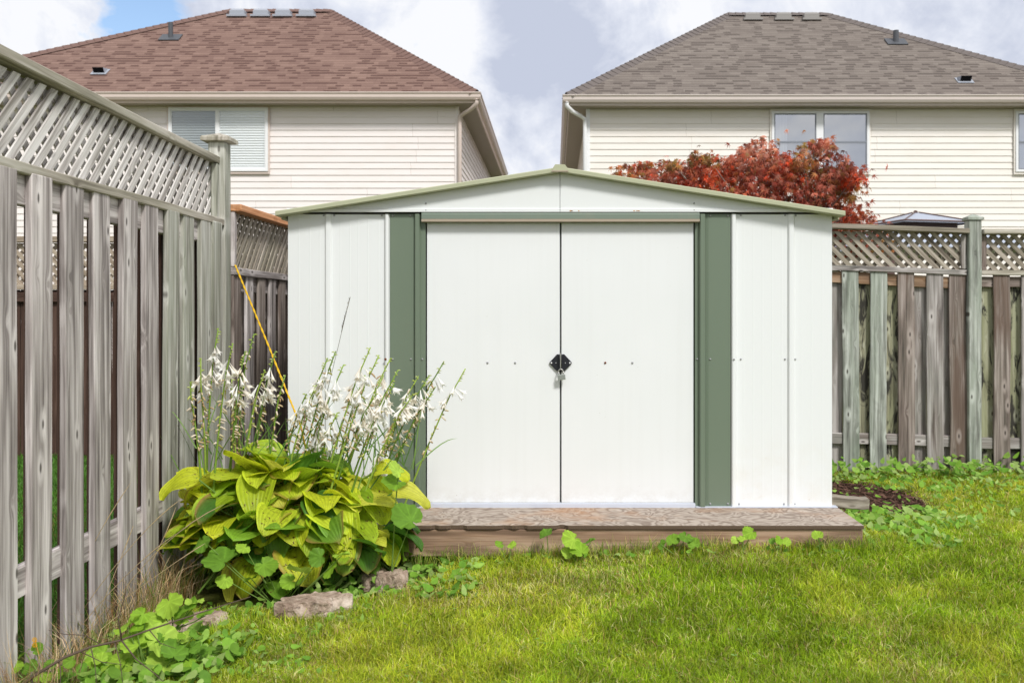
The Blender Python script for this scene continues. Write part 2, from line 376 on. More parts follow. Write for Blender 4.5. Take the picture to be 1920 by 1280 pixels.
# ------------------------------------------------------------------ generic plank
def plank(name, mat, parent, p0, p1, wdir, W, T, cham=.004, n=10, wob=.0015, side=None, ends=.003):
    """board from p0 to p1 (axis = local Z); W along wdir (local X), T along the third direction"""
    p0, p1 = Vector(p0), Vector(p1); ax = (p1-p0); L = ax.length; ax.normalize()
    w = Vector(wdir); w = (w-ax*w.dot(ax)).normalized(); t = ax.cross(w)
    Mx = Matrix((( w.x,t.x,ax.x,p0.x),(w.y,t.y,ax.y,p0.y),(w.z,t.z,ax.z,p0.z),(0,0,0,1)))
    h, k, c = W/2, T/2, cham
    prof = [(-h+c,-k),(h-c,-k),(h,-k+c),(h,k-c),(h-c,k),(-h+c,k),(-h,k-c),(-h,-k+c)]
    m = MB(); G = []
    a1, a2, f1, f2 = U(0,6), U(0,6), U(.6,1.6), U(2,5)
    zz = [0, c] + [L*(i+1)/(n+1) for i in range(n)] + [L-c, L]
    for i, z in enumerate(zz):
        u = z/max(L,.01)
        dx = wob*(math.sin(a1+f1*u*5)+.5*math.sin(a2+f2*u*5)); dy = wob*.8*math.sin(a2+f1*u*4)
        sc = 1 - (c/h if i in (0, len(zz)-1) else 0); wv = 1+.012*math.sin(a2+u*9)
        G.append([(x*sc*wv+dx, y*(1-(c/k*.8 if i in (0, len(zz)-1) else 0))+dy, z + (U(-ends, ends) if i in (0, len(zz)-1) else 0)) for x, y in prof])
    nn = m.grid(G, close=True)
    m.f.append(tuple(range(nn, nn+8))[::-1]); m.uv.append(None)
    q = nn+(len(zz)-1)*8; m.f.append(tuple(range(q, q+8))); m.uv.append(None)
    me = bpy.data.meshes.new(name); me.from_pydata(m.v, [], m.f); me.materials.append(mat)
    o = bpy.data.objects.new(name, me); link(o, parent, Mx); return o
def lattice(name, mat, parent, org, udir, ndir, L, H, pitch=.0898, sw=.0365, th=.0075, first=1):
    """diagonal lattice panel in plane (udir, Z); ndir points to the viewer; first = +1 front strips rise along u"""
    org = Vector(org); u = Vector(udir); n = Vector(ndir)
    m = MB()
    for layer, sgn in ((0, first), (1, -first)):
        off = n*(th*.5 if layer == 0 else -th*2.0)
        k = -int(H/pitch)-2
        while k*pitch < L+H:
            x0 = k*pitch + U(-.003,.003)
            # centre line: (x0 + z) or (x0 + H - z)
            d = sw/math.sqrt(2)
            q = []
            pts = [(x0-d, 0), (x0+d, 0), (x0+d+H, H), (x0-d+H, H)]
            if sgn < 0: pts = [(a, H-z) for a, z in pts]
            # clip to 0..L in u
            def clip(pts, lo, keep):
                out = []
                for i in range(len(pts)):
                    a, bb = pts[i], pts[(i+1) % len(pts)]
                    ia, ib = keep(a[0]), keep(bb[0])
                    if ia: out.append(a)
                    if ia != ib:
                        tt = (lo-a[0])/(bb[0]-a[0]); out.append((lo, a[1]+(bb[1]-a[1])*tt))
                return out
            pts = clip(pts, 0, lambda s: s >= 0)
            if pts: pts = clip(pts, L, lambda s: s <= L)
            if len(pts) >= 3:
                if sgn < 0: pts = pts[::-1]
                jit = U(-.001,.001)
                A = [org+u*a+Vector((0,0,z))+off+n*(th/2+jit) for a, z in pts]
                B = [org+u*a+Vector((0,0,z))+off-n*(th/2-jit) for a, z in pts]
                m.poly(A)
                m.poly(B[::-1])
                for i in range(len(pts)):
                    j = (i+1) % len(pts); m.quad(A[j], A[i], B[i], B[j])
            k += 1
    # material grain runs along local Z: rotate the object frame so Z is the front strips' direction
    ax = (u*first+Vector((0,0,1))).normalized(); t2 = n; w = t2.cross(ax)
    Mx = Matrix(((w.x,t2.x,ax.x,org.x),(w.y,t2.y,ax.y,org.y),(w.z,t2.z,ax.z,org.z),(0,0,0,1)))
    return m.build(name, mat, parent, local=Mx)
def postcap(name, mat, parent, cx, cy, z, w=.15):
    m = MB(); h = w/2
    G = []
    for (r, zz) in ((h*.8, z), (h, z+.004), (h, z+.022), (h*.92, z+.03), (.004, z+.056)):
        G.append([(cx-r,cy-r,zz),(cx+r,cy-r,zz),(cx+r,cy+r,zz),(cx-r,cy+r,zz)])
    m.grid(G, close=True); m.f.append((3,2,1,0)); m.uv.append(None)
    return m.build(name, mat, parent, local=Matrix.Translation((cx, cy, z)))
Zv, Xv, Yv = Vector((0,0,1)), Vector((1,0,0)), Vector((0,1,0))
def post(parent, mat, cx, cy, z0, z1, w=.09, capw=.15, capmat=None):
    p = plank('post', mat, parent, (cx,cy,z0), (cx,cy,z1), (1,0,0), w, w, cham=.006, n=14, wob=.001)
    postcap('post_cap', capmat or mat, p, cx, cy, z1, capw); return p

# ------------------------------------------------------------------ left fence (runs away from the camera)
FX = -1.90
fl = thing('wooden_fence', (FX, 4.4, 0), 'tall weathered grey board fence with lattice top along the left side of the yard', 'fence')
yA, yB = 2.35, 5.645
# far picket edges in the photo
edges = [947.5,887,837,788,747,709,679,648,628]
yb = [(-(FX+.0))*F/o for o in edges]           # far side of each picket (depth)
near = [yb[0]-.245*k for k in (1,2,3,4)][::-1]
allb = near+yb
for i, yf in enumerate(allb):
    W = .150
    yc = yf-W/2
    x = FX + U(-.003,.003)
    zb = gz(FX, yc)+U(-.03,.01)
    mt = M['wood_green'] if i >= 9 else M['wood']
    plank('picket', mt, fl, (x,yc,zb), (x+U(-.003,.003),yc+U(-.004,.004),1.862), (0,1,0), W, .026, n=16, wob=.0022)
for i in range(len(allb)-1):
    yc = (allb[i]-.075+allb[i+1]-.075)/2-.035
    plank('back_picket', M['brown'], fl, (FX-.060,yc,gz(FX,yc)), (FX-.060,yc,1.86), (0,1,0), .142, .019, n=8)  # back pickets share the dark brown of the neighbour's fence
plank('rail', M['wood'], fl, (FX-.0285,yA,1.80), (FX-.0285,yB-.05,1.80), (0,0,1), .115, .036)
plank('rail', M['wood'], fl, (FX-.0285,yA,.395), (FX-.0285,yB-.05,.395), (0,0,1), .11, .036)
plank('lattice_rail', M['cap'], fl, (FX-.012,yA,1.876), (FX-.012,yB,1.872), (0,0,1), .040, .052, n=20, wob=.002)
plank('cap_rail', M['cap'], fl, (FX-.072,yA,2.291), (FX-.072,yB,2.227), (1,0,0), .115, .039, n=24, wob=.002)
plank('lattice_trim', M['wood_green'], fl, (FX-.035,yB-.024,1.896), (FX-.035,yB-.024,2.206), (0,1,0), .04, .034)
lattice('lattice', M['lattice'], fl, (FX-.062,yA,1.895), (0,1,0), (1,0,0), yB-.03-yA, .335, pitch=.0905, first=1)
plank('lattice_backing', M['wood'], fl, (FX-.09,yA,2.235), (FX-.09,yB-.05,2.175), (0,0,1), .045, .025)
post(fl, M['wood_green'], FX-.036, yB+.053, gz(FX,yB)-.02, 2.335, .10, .165, M['cap'])
post(fl, M['wood'], FX-.115, 3.05, -.1, 2.16, .09, .10)

# ------------------------------------------------------------------ lower fence beyond the post, cedar cap
f2 = thing('wooden_fence', (FX, 7.1, 0), 'lower fence with fresh orange cedar cap rail between the tall post and the shed', 'fence')
y0, y1 = yB+.165, 8.27
plank('cap_rail', M['rail_orange'], f2, (FX-.01,y0,1.975), (FX-.01,y1,1.985), (1,0,0), .125, .042, n=10)
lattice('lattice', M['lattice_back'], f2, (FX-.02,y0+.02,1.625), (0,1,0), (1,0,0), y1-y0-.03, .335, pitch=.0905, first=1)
plank('lattice_rail', M['wood'], f2, (FX-.003,y0,1.602), (FX-.003,y1,1.602), (0,0,1), .045, .05)
plank('lattice_trim', M['wood'], f2, (FX-.002,y0+.025,1.627), (FX-.002,y0+.025,1.952), (0,1,0), .04, .03)
plank('rail', M['wood'], f2, (FX-.0285,y0,1.53), (FX-.0285,y1,1.53), (0,0,1), .10, .036)
plank('rail', M['wood'], f2, (FX-.0285,y0,.36), (FX-.0285,y1,.36), (0,0,1), .09, .036)
k = 0; y = y0+.075
while y < y1-.05:
    mt = M['rw_brown'] if k % 2 == 0 else M['wood']
    plank('picket', mt, f2, (FX,y,gz(FX,y)), (FX,y,1.578), (0,1,0), .138, .019)
    if y+.12 < y1-.07: plank('back_picket', M['rw_brown'], f2, (FX-.057,y+.1225,gz(FX,y)), (FX-.057,y+.1225,1.575), (0,1,0), .15, .019, n=6)
    y += .245; k += 1

# ------------------------------------------------------------------ rear fence
RY = 8.40
fr = thing('wooden_fence', (2.9, RY, 0), 'mossy grey board fence with lattice top behind and right of the shed', 'fence')
def RX(px): return (px-CX)/220.2
def RZ(py): return CZ-(py-CY)/220.2
cols = {1594:'rw_green',1647:'rw_green',1699:'rw_brown',1752:'rw',1795:'rw_brown',1878:'rw_brown',1930:'rw',1982:'rw_green',2034:'rw',2090:'rw_brown',2142:'rw'}
px = 1594-53
pics = list(cols.keys())
while px > 640: cols[px] = random.choice(['rw','rw_brown','rw_green']); pics.append(px); px -= 53
pics.sort()
for p in pics:
    x = RX(p); W = .141 if p != 1795 else .145
    top = RZ(504 + (max(0,p-1560))*.036 if p < 1812 else 514)
    plank('picket', M[cols[p]], fr, (x+U(-.004,.012),RY,gz(x,RY)+U(-.02,.02)), (x,RY,top), (1,0,0), W, .019, n=14, wob=.003)
for a, c_ in zip(pics[:-1], pics[1:]):
    if a == 1795: continue
    x = RX((a+c_)/2)
    plank('back_picket', M['rw_mold'] if (a//7) % 2 or a in (1594,1795,1878) else M['rw'], fr, (x,RY+.057,gz(x,RY)), (x,RY+.057,1.66), (1,0,0), .145 if a > 1560 else .14, .019, n=8)
plank('back_picket', M['rw_mold'], fr, (RX(1852),RY+.057,0), (RX(1852),RY+.057,1.66), (1,0,0), .19, .019)
plank('back_picket', M['rw'], fr, (RX(1818),RY+.062,0), (RX(1818),RY+.062,1.66), (1,0,0), .12, .019)
xe = RX(1811)
def rail(name, mat, xa, za, xb, zb, H, T, y):
    plank(name, M[mat], fr, (xa,y,za), (xb,y,zb), (0,0,1), H, T, n=16, wob=.002)
xl = RX(1272); x0_ = FX+.06
for nm, mt, pya, pyb, H, T, y in (('lattice_rail','rw',502,511,.045,.05,RY+.0),('rail','rail_rust',519,531,.10,.036,RY+.0285),('rail','rw',821.5,828,.095,.036,RY+.0285)):
    sl = (pyb-pya)/251.0; rail(nm, mt, xl, RZ(pya-sl*288), xe, RZ(pyb), H, T, y); rail(nm, mt, x0_, RZ(pya-sl*288), xl-.1, RZ(pya-sl*288), H, T, y)
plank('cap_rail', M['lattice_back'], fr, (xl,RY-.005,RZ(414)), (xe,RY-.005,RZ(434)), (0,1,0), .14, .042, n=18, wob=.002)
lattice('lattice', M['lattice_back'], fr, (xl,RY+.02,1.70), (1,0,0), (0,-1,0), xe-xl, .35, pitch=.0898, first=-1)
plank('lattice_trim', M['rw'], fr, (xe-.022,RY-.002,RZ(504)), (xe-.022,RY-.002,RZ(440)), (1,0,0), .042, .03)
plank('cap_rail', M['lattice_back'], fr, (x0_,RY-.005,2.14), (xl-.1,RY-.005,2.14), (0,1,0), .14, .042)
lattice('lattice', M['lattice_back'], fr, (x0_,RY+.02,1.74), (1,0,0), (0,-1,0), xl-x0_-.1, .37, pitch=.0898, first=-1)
post(fr, M['rw_green'], xl-.05, RY, -.05, 2.2, .1, .135)
post(fr, M['rw_green'], RX(1824), RY, -.05, RZ(414), .108, .135)
xa = RX(1838); xz = RX(2190)
plank('cap_rail', M['cap'], fr, (xa,RY-.005,RZ(435)), (xz,RY-.005,RZ(436)), (0,1,0), .14, .042, n=18, wob=.002)
plank('lattice_rail', M['cap'], fr, (xa,RY,RZ(511)), (xz,RY,RZ(512)), (0,0,1), .042, .05, n=18)
plank('rail', M['rw_brown'], fr, (xa,RY+.0285,RZ(528)), (xz,RY+.0285,RZ(529)), (0,0,1), .09, .036)
plank('rail', M['rw'], fr, (xa,RY+.0285,RZ(831)), (xz,RY+.0285,RZ(833)), (0,0,1), .095, .036)
plank('lattice_trim', M['rw_brown'], fr, (xa+.025,RY-.002,RZ(506)), (xa+.025,RY-.002,RZ(440)), (1,0,0), .045, .03)
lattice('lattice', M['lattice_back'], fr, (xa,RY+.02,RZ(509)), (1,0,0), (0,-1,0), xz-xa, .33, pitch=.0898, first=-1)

# ------------------------------------------------------------------ neighbour's brown fence seen through the gaps
fb = thing('wooden_fence', (-4.5, 9.4, 0), 'dark brown stained fence with lattice top seen through the gaps of the left fence', 'fence')
for k in range(34):
    x = -6.9+k*.145
    plank('picket', M['brown'], fb, (x,9.4,0), (x,9.4,1.57), (1,0,0), .14, .019, n=4)
plank('rail', M['brown'], fb, (-7,9.37,1.50), (-2.0,9.37,1.50), (0,0,1), .09, .036)
plank('lattice_rail', M['brown_lat'], fb, (-7,9.38,1.60), (-2.0,9.38,1.60), (0,0,1), .05, .05)
lattice('lattice', M['brown_lat'], fb, (-7,9.4,1.625), (1,0,0), (0,-1,0), 5.0, .39, pitch=.0898, first=-1)
plank('cap_rail', M['brown_lat'], fb, (-7,9.4,2.05), (-2.0,9.4,2.05), (0,1,0), .12, .055)

# ------------------------------------------------------------------ shed platform
SD = 5.44
pf = thing('wooden_platform', (.03, 6.4, .12), 'low wooden platform with worn plywood top under the white shed', 'platform')
XL, XR, DF, DB = -1.50, 1.556, 4.968, 7.95
m = MB(); n = 150; top = []
front = []
for i in range(n+1):
    x = XL+(XR-XL)*i/n
    chip = 0
    if -.95 < x < .1: chip = max(0, (float(vn(x, 3.3, 14, 2))-.62))*.06 + (.012 if float(vn(x,1.0,30,3)) > .72 else 0)
    front.append((x, DF-.004+chip))
zt = .287
G = [[Vector((x, y, zt)) for x, y in front], [Vector((x, DF+.05, zt)) for x, _ in front], [Vector((x, SD+.1, zt)) for x, _ in front]]
m.grid([g for g in G])
m.build('plywood_top', M['ply'], pf, smooth=False)
m = MB(); m.grid([[Vector((x,y,zt-.018)) for x, y in front], [Vector((x,y,zt-.0005)) for x, y in front]])
m.quad((XR,DF+.0,zt-.018),(XR,DB,zt-.018),(XR,DB,zt-.0005),(XR,DF,zt-.0005)); m.quad((XL,DB,zt-.018),(XL,DF,zt-.018),(XL,DF,zt-.0005),(XL,DB,zt-.0005))
m.build('plywood_edge', M['ply_edge'], pf)
m = MB(); m.box(XL, XR, SD+.1, DB, zt-.018, zt-.001); m.build('plywood_floor', M['ply'], pf)
plank('rim_board', M['rim'], pf, (XL,DF+.026,.197), (XR-.002,DF+.026,.197), (0,0,1), .138, .038, n=20, wob=.001)
plank('rim_board', M['rim'], pf, (XR-.022,DF+.048,.197), (XR-.022,DB,.197), (0,0,1), .138, .038)
plank('rim_board', M['rim'], pf, (XL+.022,DF+.048,.197), (XL+.022,DB,.197), (0,0,1), .138, .038)
plank('joist', M['rim'], pf, (XL+.05,5.6,.197), (XR-.05,5.6,.197), (0,0,1), .138, .038)

# ------------------------------------------------------------------ metal shed
sh = thing('garden_shed', (.03, 6.65, .287), 'white metal garden shed with green door posts and low pitched roof', 'shed')
sx = lambda p: (p-CX)/340.07
sz = lambda p: CZ-(p-CY)/340.07
def extr(pts, z0, z1, D):
    m = MB(); m.grid([[(x, D-y, z0) for x, y in pts], [(x, D-y, z1) for x, y in pts]]); return m
def ribs(xa, xb, k, seed):
    r = random.Random(seed); out = []
    w = (xb-xa)/k
    for i in range(k):
        c_ = xa+w*(i+.5)+r.uniform(-.004,.004); out += [(c_-.004,0),(c_-.0015,.0004),(c_+.0015,.0004),(c_+.004,0)]
    return out
def bead(xa, xb, h=.012): return [(xa,0),(xa+.002,h*.25),(xa+.009,h*.95),((xa+xb)/2,h),(xb-.009,h*.95),(xb-.002,h*.25),(xb,0)]
zb, zt2 = .292, 1.8985
def screws(lst, D, name='screws', mat='screw', parent=None, r=.0055):
    m = MB()
    for (px_, py_) in lst:
        x, z = sx(px_), sz(py_)
        G = [[(x+math.cos(a*math.pi/4)*rr, D-yy, z+math.sin(a*math.pi/4)*rr) for a in range(8)] for rr, yy in ((r,0),(r,.003),(r*.6,.006),(.0005,.007))]
        m.grid(G, close=True)
    return m.build(name, M[mat], parent or sh, smooth=True)
w_l = [(sx(540),0)]+ribs(sx(552),sx(608),3,1)+bead(sx(609),sx(623),.015)+ribs(sx(628),sx(718),5,2)+bead(sx(721),sx(732),.022)
wl = extr(w_l, zb, zt2, SD).build('wall_panel', M['white_rust'], sh)
w_r = bead(sx(1369),sx(1381),.022)+ribs(sx(1386),sx(1474),5,3)+bead(sx(1476),sx(1490),.015)+ribs(sx(1494),sx(1552),3,4)+[(sx(1560),0)]
wr = extr(w_r, zb, zt2, SD).build('wall_panel', M['white_rust'], sh)
screws([(607,404),(627,404),(716,404),(707,673)], SD, parent=wl); screws([(724,673)], SD-.022, 'rusty_screw', 'rust', wl, .007)
screws([(1389,404),(1472,404),(1492,404),(1389,673),(1472,673),(1491,673),(1386,944),(1470,944),(1490,944)], SD, parent=wr); screws([(1375,673)], SD-.022, 'screws', 'screw', wr)
g_l = [(sx(732),.010),(sx(773),.010),(sx(777),.006),(sx(780),.030),(sx(787),.030),(sx(790),.004),(sx(798),.004),(sx(798),-.05)]
gl = extr(g_l, zb, zt2, SD).build('door_post', M['sage'], sh)
g_r = [(sx(1303),-.05),(sx(1303),.004),(sx(1309),.004),(sx(1312),.030),(sx(1320),.030),(sx(1323),.006),(sx(1328),.010),(sx(1369),.010)]
gr = extr(g_r, zb, zt2, SD).build('door_post', M['sage'], sh)
screws([(737,405),(770,405),(737,673),(771,673)], SD-.010, parent=gl); screws([(792,673)], SD-.004, 'screws', 'screw', gl)
screws([(1331,405),(1364,405),(1331,673),(1364,943),(1331,943)], SD-.010, parent=gr); screws([(1307,673)], SD-.004, 'screws', 'screw', gr)
# side and back walls
def sidewall(x, sgn):
    pts = []
    for k in range(12): 
        a = SD+.2*k; pts += [(a,0),(a+.16,0),(a+.165,.012),(a+.195,.012)]
    m = MB(); m.grid([[(x+sgn*o, y, z) for y, o in pts] for z in (zb, zt2-.02)]); return m.build('side_wall', M['white'], sh)
sidewall(sx(540), -1); sidewall(sx(1560), 1)
m = MB(); m.quad((sx(540),SD+2.4,zb),(sx(1560),SD+2.4,zb),(sx(1560),SD+2.4,zt2),(sx(540),SD+2.4,zt2)); m.poly([(sx(540),SD+2.4,zt2),(sx(1560),SD+2.4,zt2),(.03,SD+2.4,2.12)]); m.build('back_wall', M['white'], sh)
# roof slopes
xc = sx(1050); zr = 2.132; ze = 1.893; xl_, xr_ = (518-CX)/345, (1583-CX)/345
yf, ybk = 5.362, SD+2.5
def rz(x): return ze+(zr-ze)*(1-abs(x-xc)/((xc-xl_) if x < xc else (xr_-xc)))
for (xa_, xb_) in ((xl_, xc), (xc, xr_)):
    m = MB(); nn = 10; rows = []
    for i in range(nn*4+1):
        y = yf+(ybk-yf)*i/(nn*4); hh = .012 if i % 4 in (1,2) else 0
        rows.append([Vector((xa_,y,rz(xa_)+hh)), Vector((xb_,y,rz(xb_)+hh))])
    m.grid(rows)
    rows2 = [[Vector((xa_,yf,rz(xa_)-.002)), Vector((xb_,yf,rz(xb_)-.002))],[Vector((xa_,ybk,rz(xa_)-.002)), Vector((xb_,ybk,rz(xb_)-.002))]]
    m.grid(rows2[::-1])
    m.build('roof', M['white'], sh)
# fascia trims along the front gable edge
for (xa_, xb_) in ((xl_-.004, xc-.002), (xc+.002, xr_+.004)):
    m = MB(); q = []
    nseg = 14; G = []
    for i in range(nseg+1):
        x = xa_+(xb_-xa_)*i/nseg; z = rz(min(max(x,xl_),xr_)); 
        G.append([(x,yf+.10,z+.016),(x,yf-.004,z+.016),(x,yf-.008,z+.012),(x,yf-.008,z-.008),(x,yf-.004,z-.011),(x,yf+.10,z-.011)])
    m.grid(G, close=True); m.f.append((5,4,3,2,1,0)); m.uv.append(None); kk = nseg*6; m.f.append(tuple(kk+i for i in range(6))); m.uv.append(None)
    m.build('roof_trim', M['fascia'], sh)
for x in (xl_+.01, xr_-.01):
    m = MB(); m.box(x-.014, x+.014, yf+.11, ybk, ze-.02, ze+.012); m.build('eave_trim', M['fascia'], sh)
m = MB(); w2 = .043
G = [[(xc-w2,y,zr-.006),(xc-w2*.9,y,zr+.010),(xc-w2*.62,y,zr+.028),(xc+w2*.62,y,zr+.028),(xc+w2*.9,y,zr+.010),(xc+w2,y,zr-.006)] for y in (yf-.014, ybk)]
m.grid(G); m.poly(G[0]); m.build('ridge_cap', M['fascia'], sh)
m = MB(); m.box(xc-w2-.002, xc+w2+.002, yf-.017, yf-.010, zr-.012, zr-.005); m.build('ridge_cap_lip', M['lip'], sh)
# gable
gy = SD-.028
for a, bq in ((sx(541), xc-.0012), (xc+.0012, sx(1559))):
    m = MB(); n = 12
    zg0, zg1 = sz(398.5), sz(393)
    lo = [(a+(bq-a)*i/n) for i in range(n+1)]
    G = [[(x,gy+.02,zg0) for x in lo],[(x,gy-.006,zg0) for x in lo],[(x,gy-.006,zg1) for x in lo],[(x,gy,zg1+.004) for x in lo],[(x,gy,max(rz(x)-.012,zg1+.005)) for x in lo]]
    m.grid(G); gb = m.build('gable', M['white'], sh)
    screws([(800,382),(800,395)] if a < 0 else [(1300,382),(1300,395)], gy-.001, parent=gb, r=.0048)
m = MB()
for k in range(9):
    x = sx(random.choice([1075,1082,1106,1110,1190,1195,1070,1240])+U(-4,4)); r = U(.002,.005)
    m.poly([(x+math.cos(a)*r*1.6*U(.6,1), gy-.0075, zg0+.006+math.sin(a)*r*.6) for a in [i*math.pi/4 for i in range(8)]])
m.build('rust_stains', paint('rust_orange', (.55,.26,.08), .9, .1), sh)
# header above the doors
m = MB(); m.box(sx(732), sx(1369), SD-.006, SD+.008, sz(418), zt2+.002); m.build('header', M['sage'], sh)
m = MB(); xa_, xb_ = sx(792), sx(1310)
pr = [(0,sz(400)),(-.020,sz(400)),(-.026,sz(403)),(-.026,sz(411)),(-.025,sz(412))]
m.grid([[(xa_,SD-.012+p_[0],p_[1]) for p_ in pr],[(xb_,SD-.012+p_[0],p_[1]) for p_ in pr]])
for x in (xa_, xb_): m.poly([(x,SD-.012+p_[0],p_[1]) for p_ in pr]+[(x,SD-.012,sz(412))])
tr = m.build('door_track', M['sage_dark'], sh)
m = MB(); pr = [(-.025,sz(412)),(-.031,sz(412.5)),(-.031,sz(416.5)),(-.025,sz(417.5)),(-.0,sz(417.5))]
m.grid([[(xa_,SD-.012+p_[0],p_[1]) for p_ in pr],[(xb_,SD-.012+p_[0],p_[1]) for p_ in pr]])
for x in (xa_-.0005, xb_+.0005): m.poly([(x,SD-.012+p_[0],p_[1]) for p_ in pr])
m.build('track_lip', M['lip'], tr)
# doors
for (pa, pb, lst, rl) in ((799,1050.5,[(914,680),(966,680)],None),(1051.9,1302,[(1186,680)],(1135,680))):
    a, bq = sx(pa), sx(pb); D0 = SD+.014
    m = MB()
    G = []
    zz = [sz(942), sz(938), sz(680), sz(425), sz(410)]
    xx = [a, a+.004]+[a+(bq-a)*i/12 for i in range(1,12)]+[bq-.004, bq]
    for z in zz: G.append([(x, D0-(.004 if (0 < i < len(xx)-1) else 0)+ (.02 if i in (0,len(xx)-1) else 0), z) for i, x in enumerate(xx)])
    m.grid(G); d = m.build('door', M['door'], sh, smooth=False)
    screws(lst, D0-.004, parent=d, r=.0062)
    if rl: screws([rl], D0-.004, 'rusty_screw', 'rust', d, .0065)
    # latch half: black plate, diamond split down the middle
    s_ = -1 if pa < 900 else 1; xm = sx(1051.2); zc = sz(680)
    o_ = [(.004,.047),(.020,.047),(.060,.004),(.061,-.003),(.022,-.045),(.004,-.045)]
    m = MB(); fr_ = [(xm+s_*x, D0-.016, zc+z) for x, z in o_]; bk = [(xm+s_*x, D0-.004, zc+z) for x, z in o_]
    if s_ < 0: fr_, bk = fr_[::-1], bk[::-1]
    m.poly(fr_)
    for i in range(6): m.quad(fr_[i], bk[i], bk[(i+1)%6], fr_[(i+1)%6])
    m.box(xm+s_*.008-.003, xm+s_*.008+.003, D0-.034, D0-.016, zc-.04, zc+.044)
    h_ = m.build('latch', M['black'], d, bevel=.0015)
    m = MB()
    for xx_ in (.051, .026): 
        x = xm+s_*xx_; rr0 = .0045 if xx_ > .04 else .0022
        m.grid([[(x+math.cos(q_*math.pi/4)*rr, D0-.0165-yy, zc+math.sin(q_*math.pi/4)*rr) for q_ in range(8)] for rr, yy in ((rr0,0),(rr0,.002),(.0005,.003))], close=True)
    m.build('latch_screws', paint('bright_screw', (.8,.8,.8), .3, .5), h_)
m = MB(); m.box(sx(1051.2)-.0025, sx(1051.2)+.0025, SD-.022, SD-.016, sz(680)-.030, sz(680)+.055); m.build('door_edge_strip', M['steel'], sh)
# bottom channel
m = MB(); m.box(sx(797), sx(1303), SD-.020, SD+.03, sz(955)+.001, sz(942.5)); m.build('threshold', M['galv'], sh, bevel=.001)
for a, bq in ((sx(536),sx(796)),(sx(1304),sx(1568))):
    m = MB(); m.box(a, bq, SD-.030, SD+.02, .288, .2935); m.build('base_channel', M['galv'], sh)
m = MB(); m.box(sx(541), sx(1559), SD+.12, SD+.13, .29, 1.9); m.build('dark_interior_sheet', M['dark'], sh)  # black sheet added behind the front, standing in for the unlit interior
# padlock
pl = thing('padlock', (sx(1052.5), SD-.03, sz(707)), 'small grey padlock hanging from the black latch on the shed doors', 'padlock')
Mx = Matrix.Translation((sx(1052.8), SD-.026, sz(706))) @ Matrix.Rotation(math.radians(-8), 4, 'Y')
m = MB(); m.box(-.021,.021,-.009,.009,-.016,.015); m.v = [tuple(Mx @ Vector(v)) for v in m.v]
m.build('lock_body', M['lock'], pl, bevel=.003)
m = MB(); m.tube([Mx @ Vector((.013*math.cos(a), 0, .030+.013*math.sin(a))) for a in np.linspace(0, math.pi, 9)], .003, 6)
for s_ in (-1,1): m.tube([Mx @ Vector((s_*.013,0,.012)), Mx @ Vector((s_*.013,0,.031))], .003, 6)
m.build('shackle', M['steel'], pl, smooth=True)

# ------------------------------------------------------------------ houses
def siding(name, mat, parent, a, bq, z0, z1, axis, plane, out, h=.127):
    """lap siding: axis 'x' wall spans x at y=plane facing -Y; 'y' spans y at x=plane facing out*X"""
    m = MB(); z = z0
    G = []
    while z < z1-.001:
        zz = min(z+h, z1)
        for dz, o_ in ((z,.0),(z,.016),(zz,.002)):
            if dz > zz: dz = zz
            if axis == 'x': G.append([(a,plane-o_,dz),(bq,plane-o_,dz)])
            else: G.append([(plane+out*o_,a,dz),(plane+out*o_,bq,dz)])
        z += h
    m.grid(G); return m.build(name, mat, parent)
def hipcap(name, mat, parent, p, q, w=.16):
    p, q = Vector(p), Vector(q); L = (q-p).length; n = int(L/.16); m = MB(); d = (q-p).normalized()
    side = d.cross(Zv).normalized(); up = side.cross(d)
    for i in range(n):
        a = p+d*(L*i/n); c_ = p+d*(L*(i+1)/n+.01)
        m.quad(a+side*w-up*.068, a+up*.045, c_+up*.03, c_+side*w-up*.075)
        m.quad(a+up*.045, a-side*w-up*.068, c_-side*w-up*.075, c_+up*.03)
    return m.build(name, mat, parent)
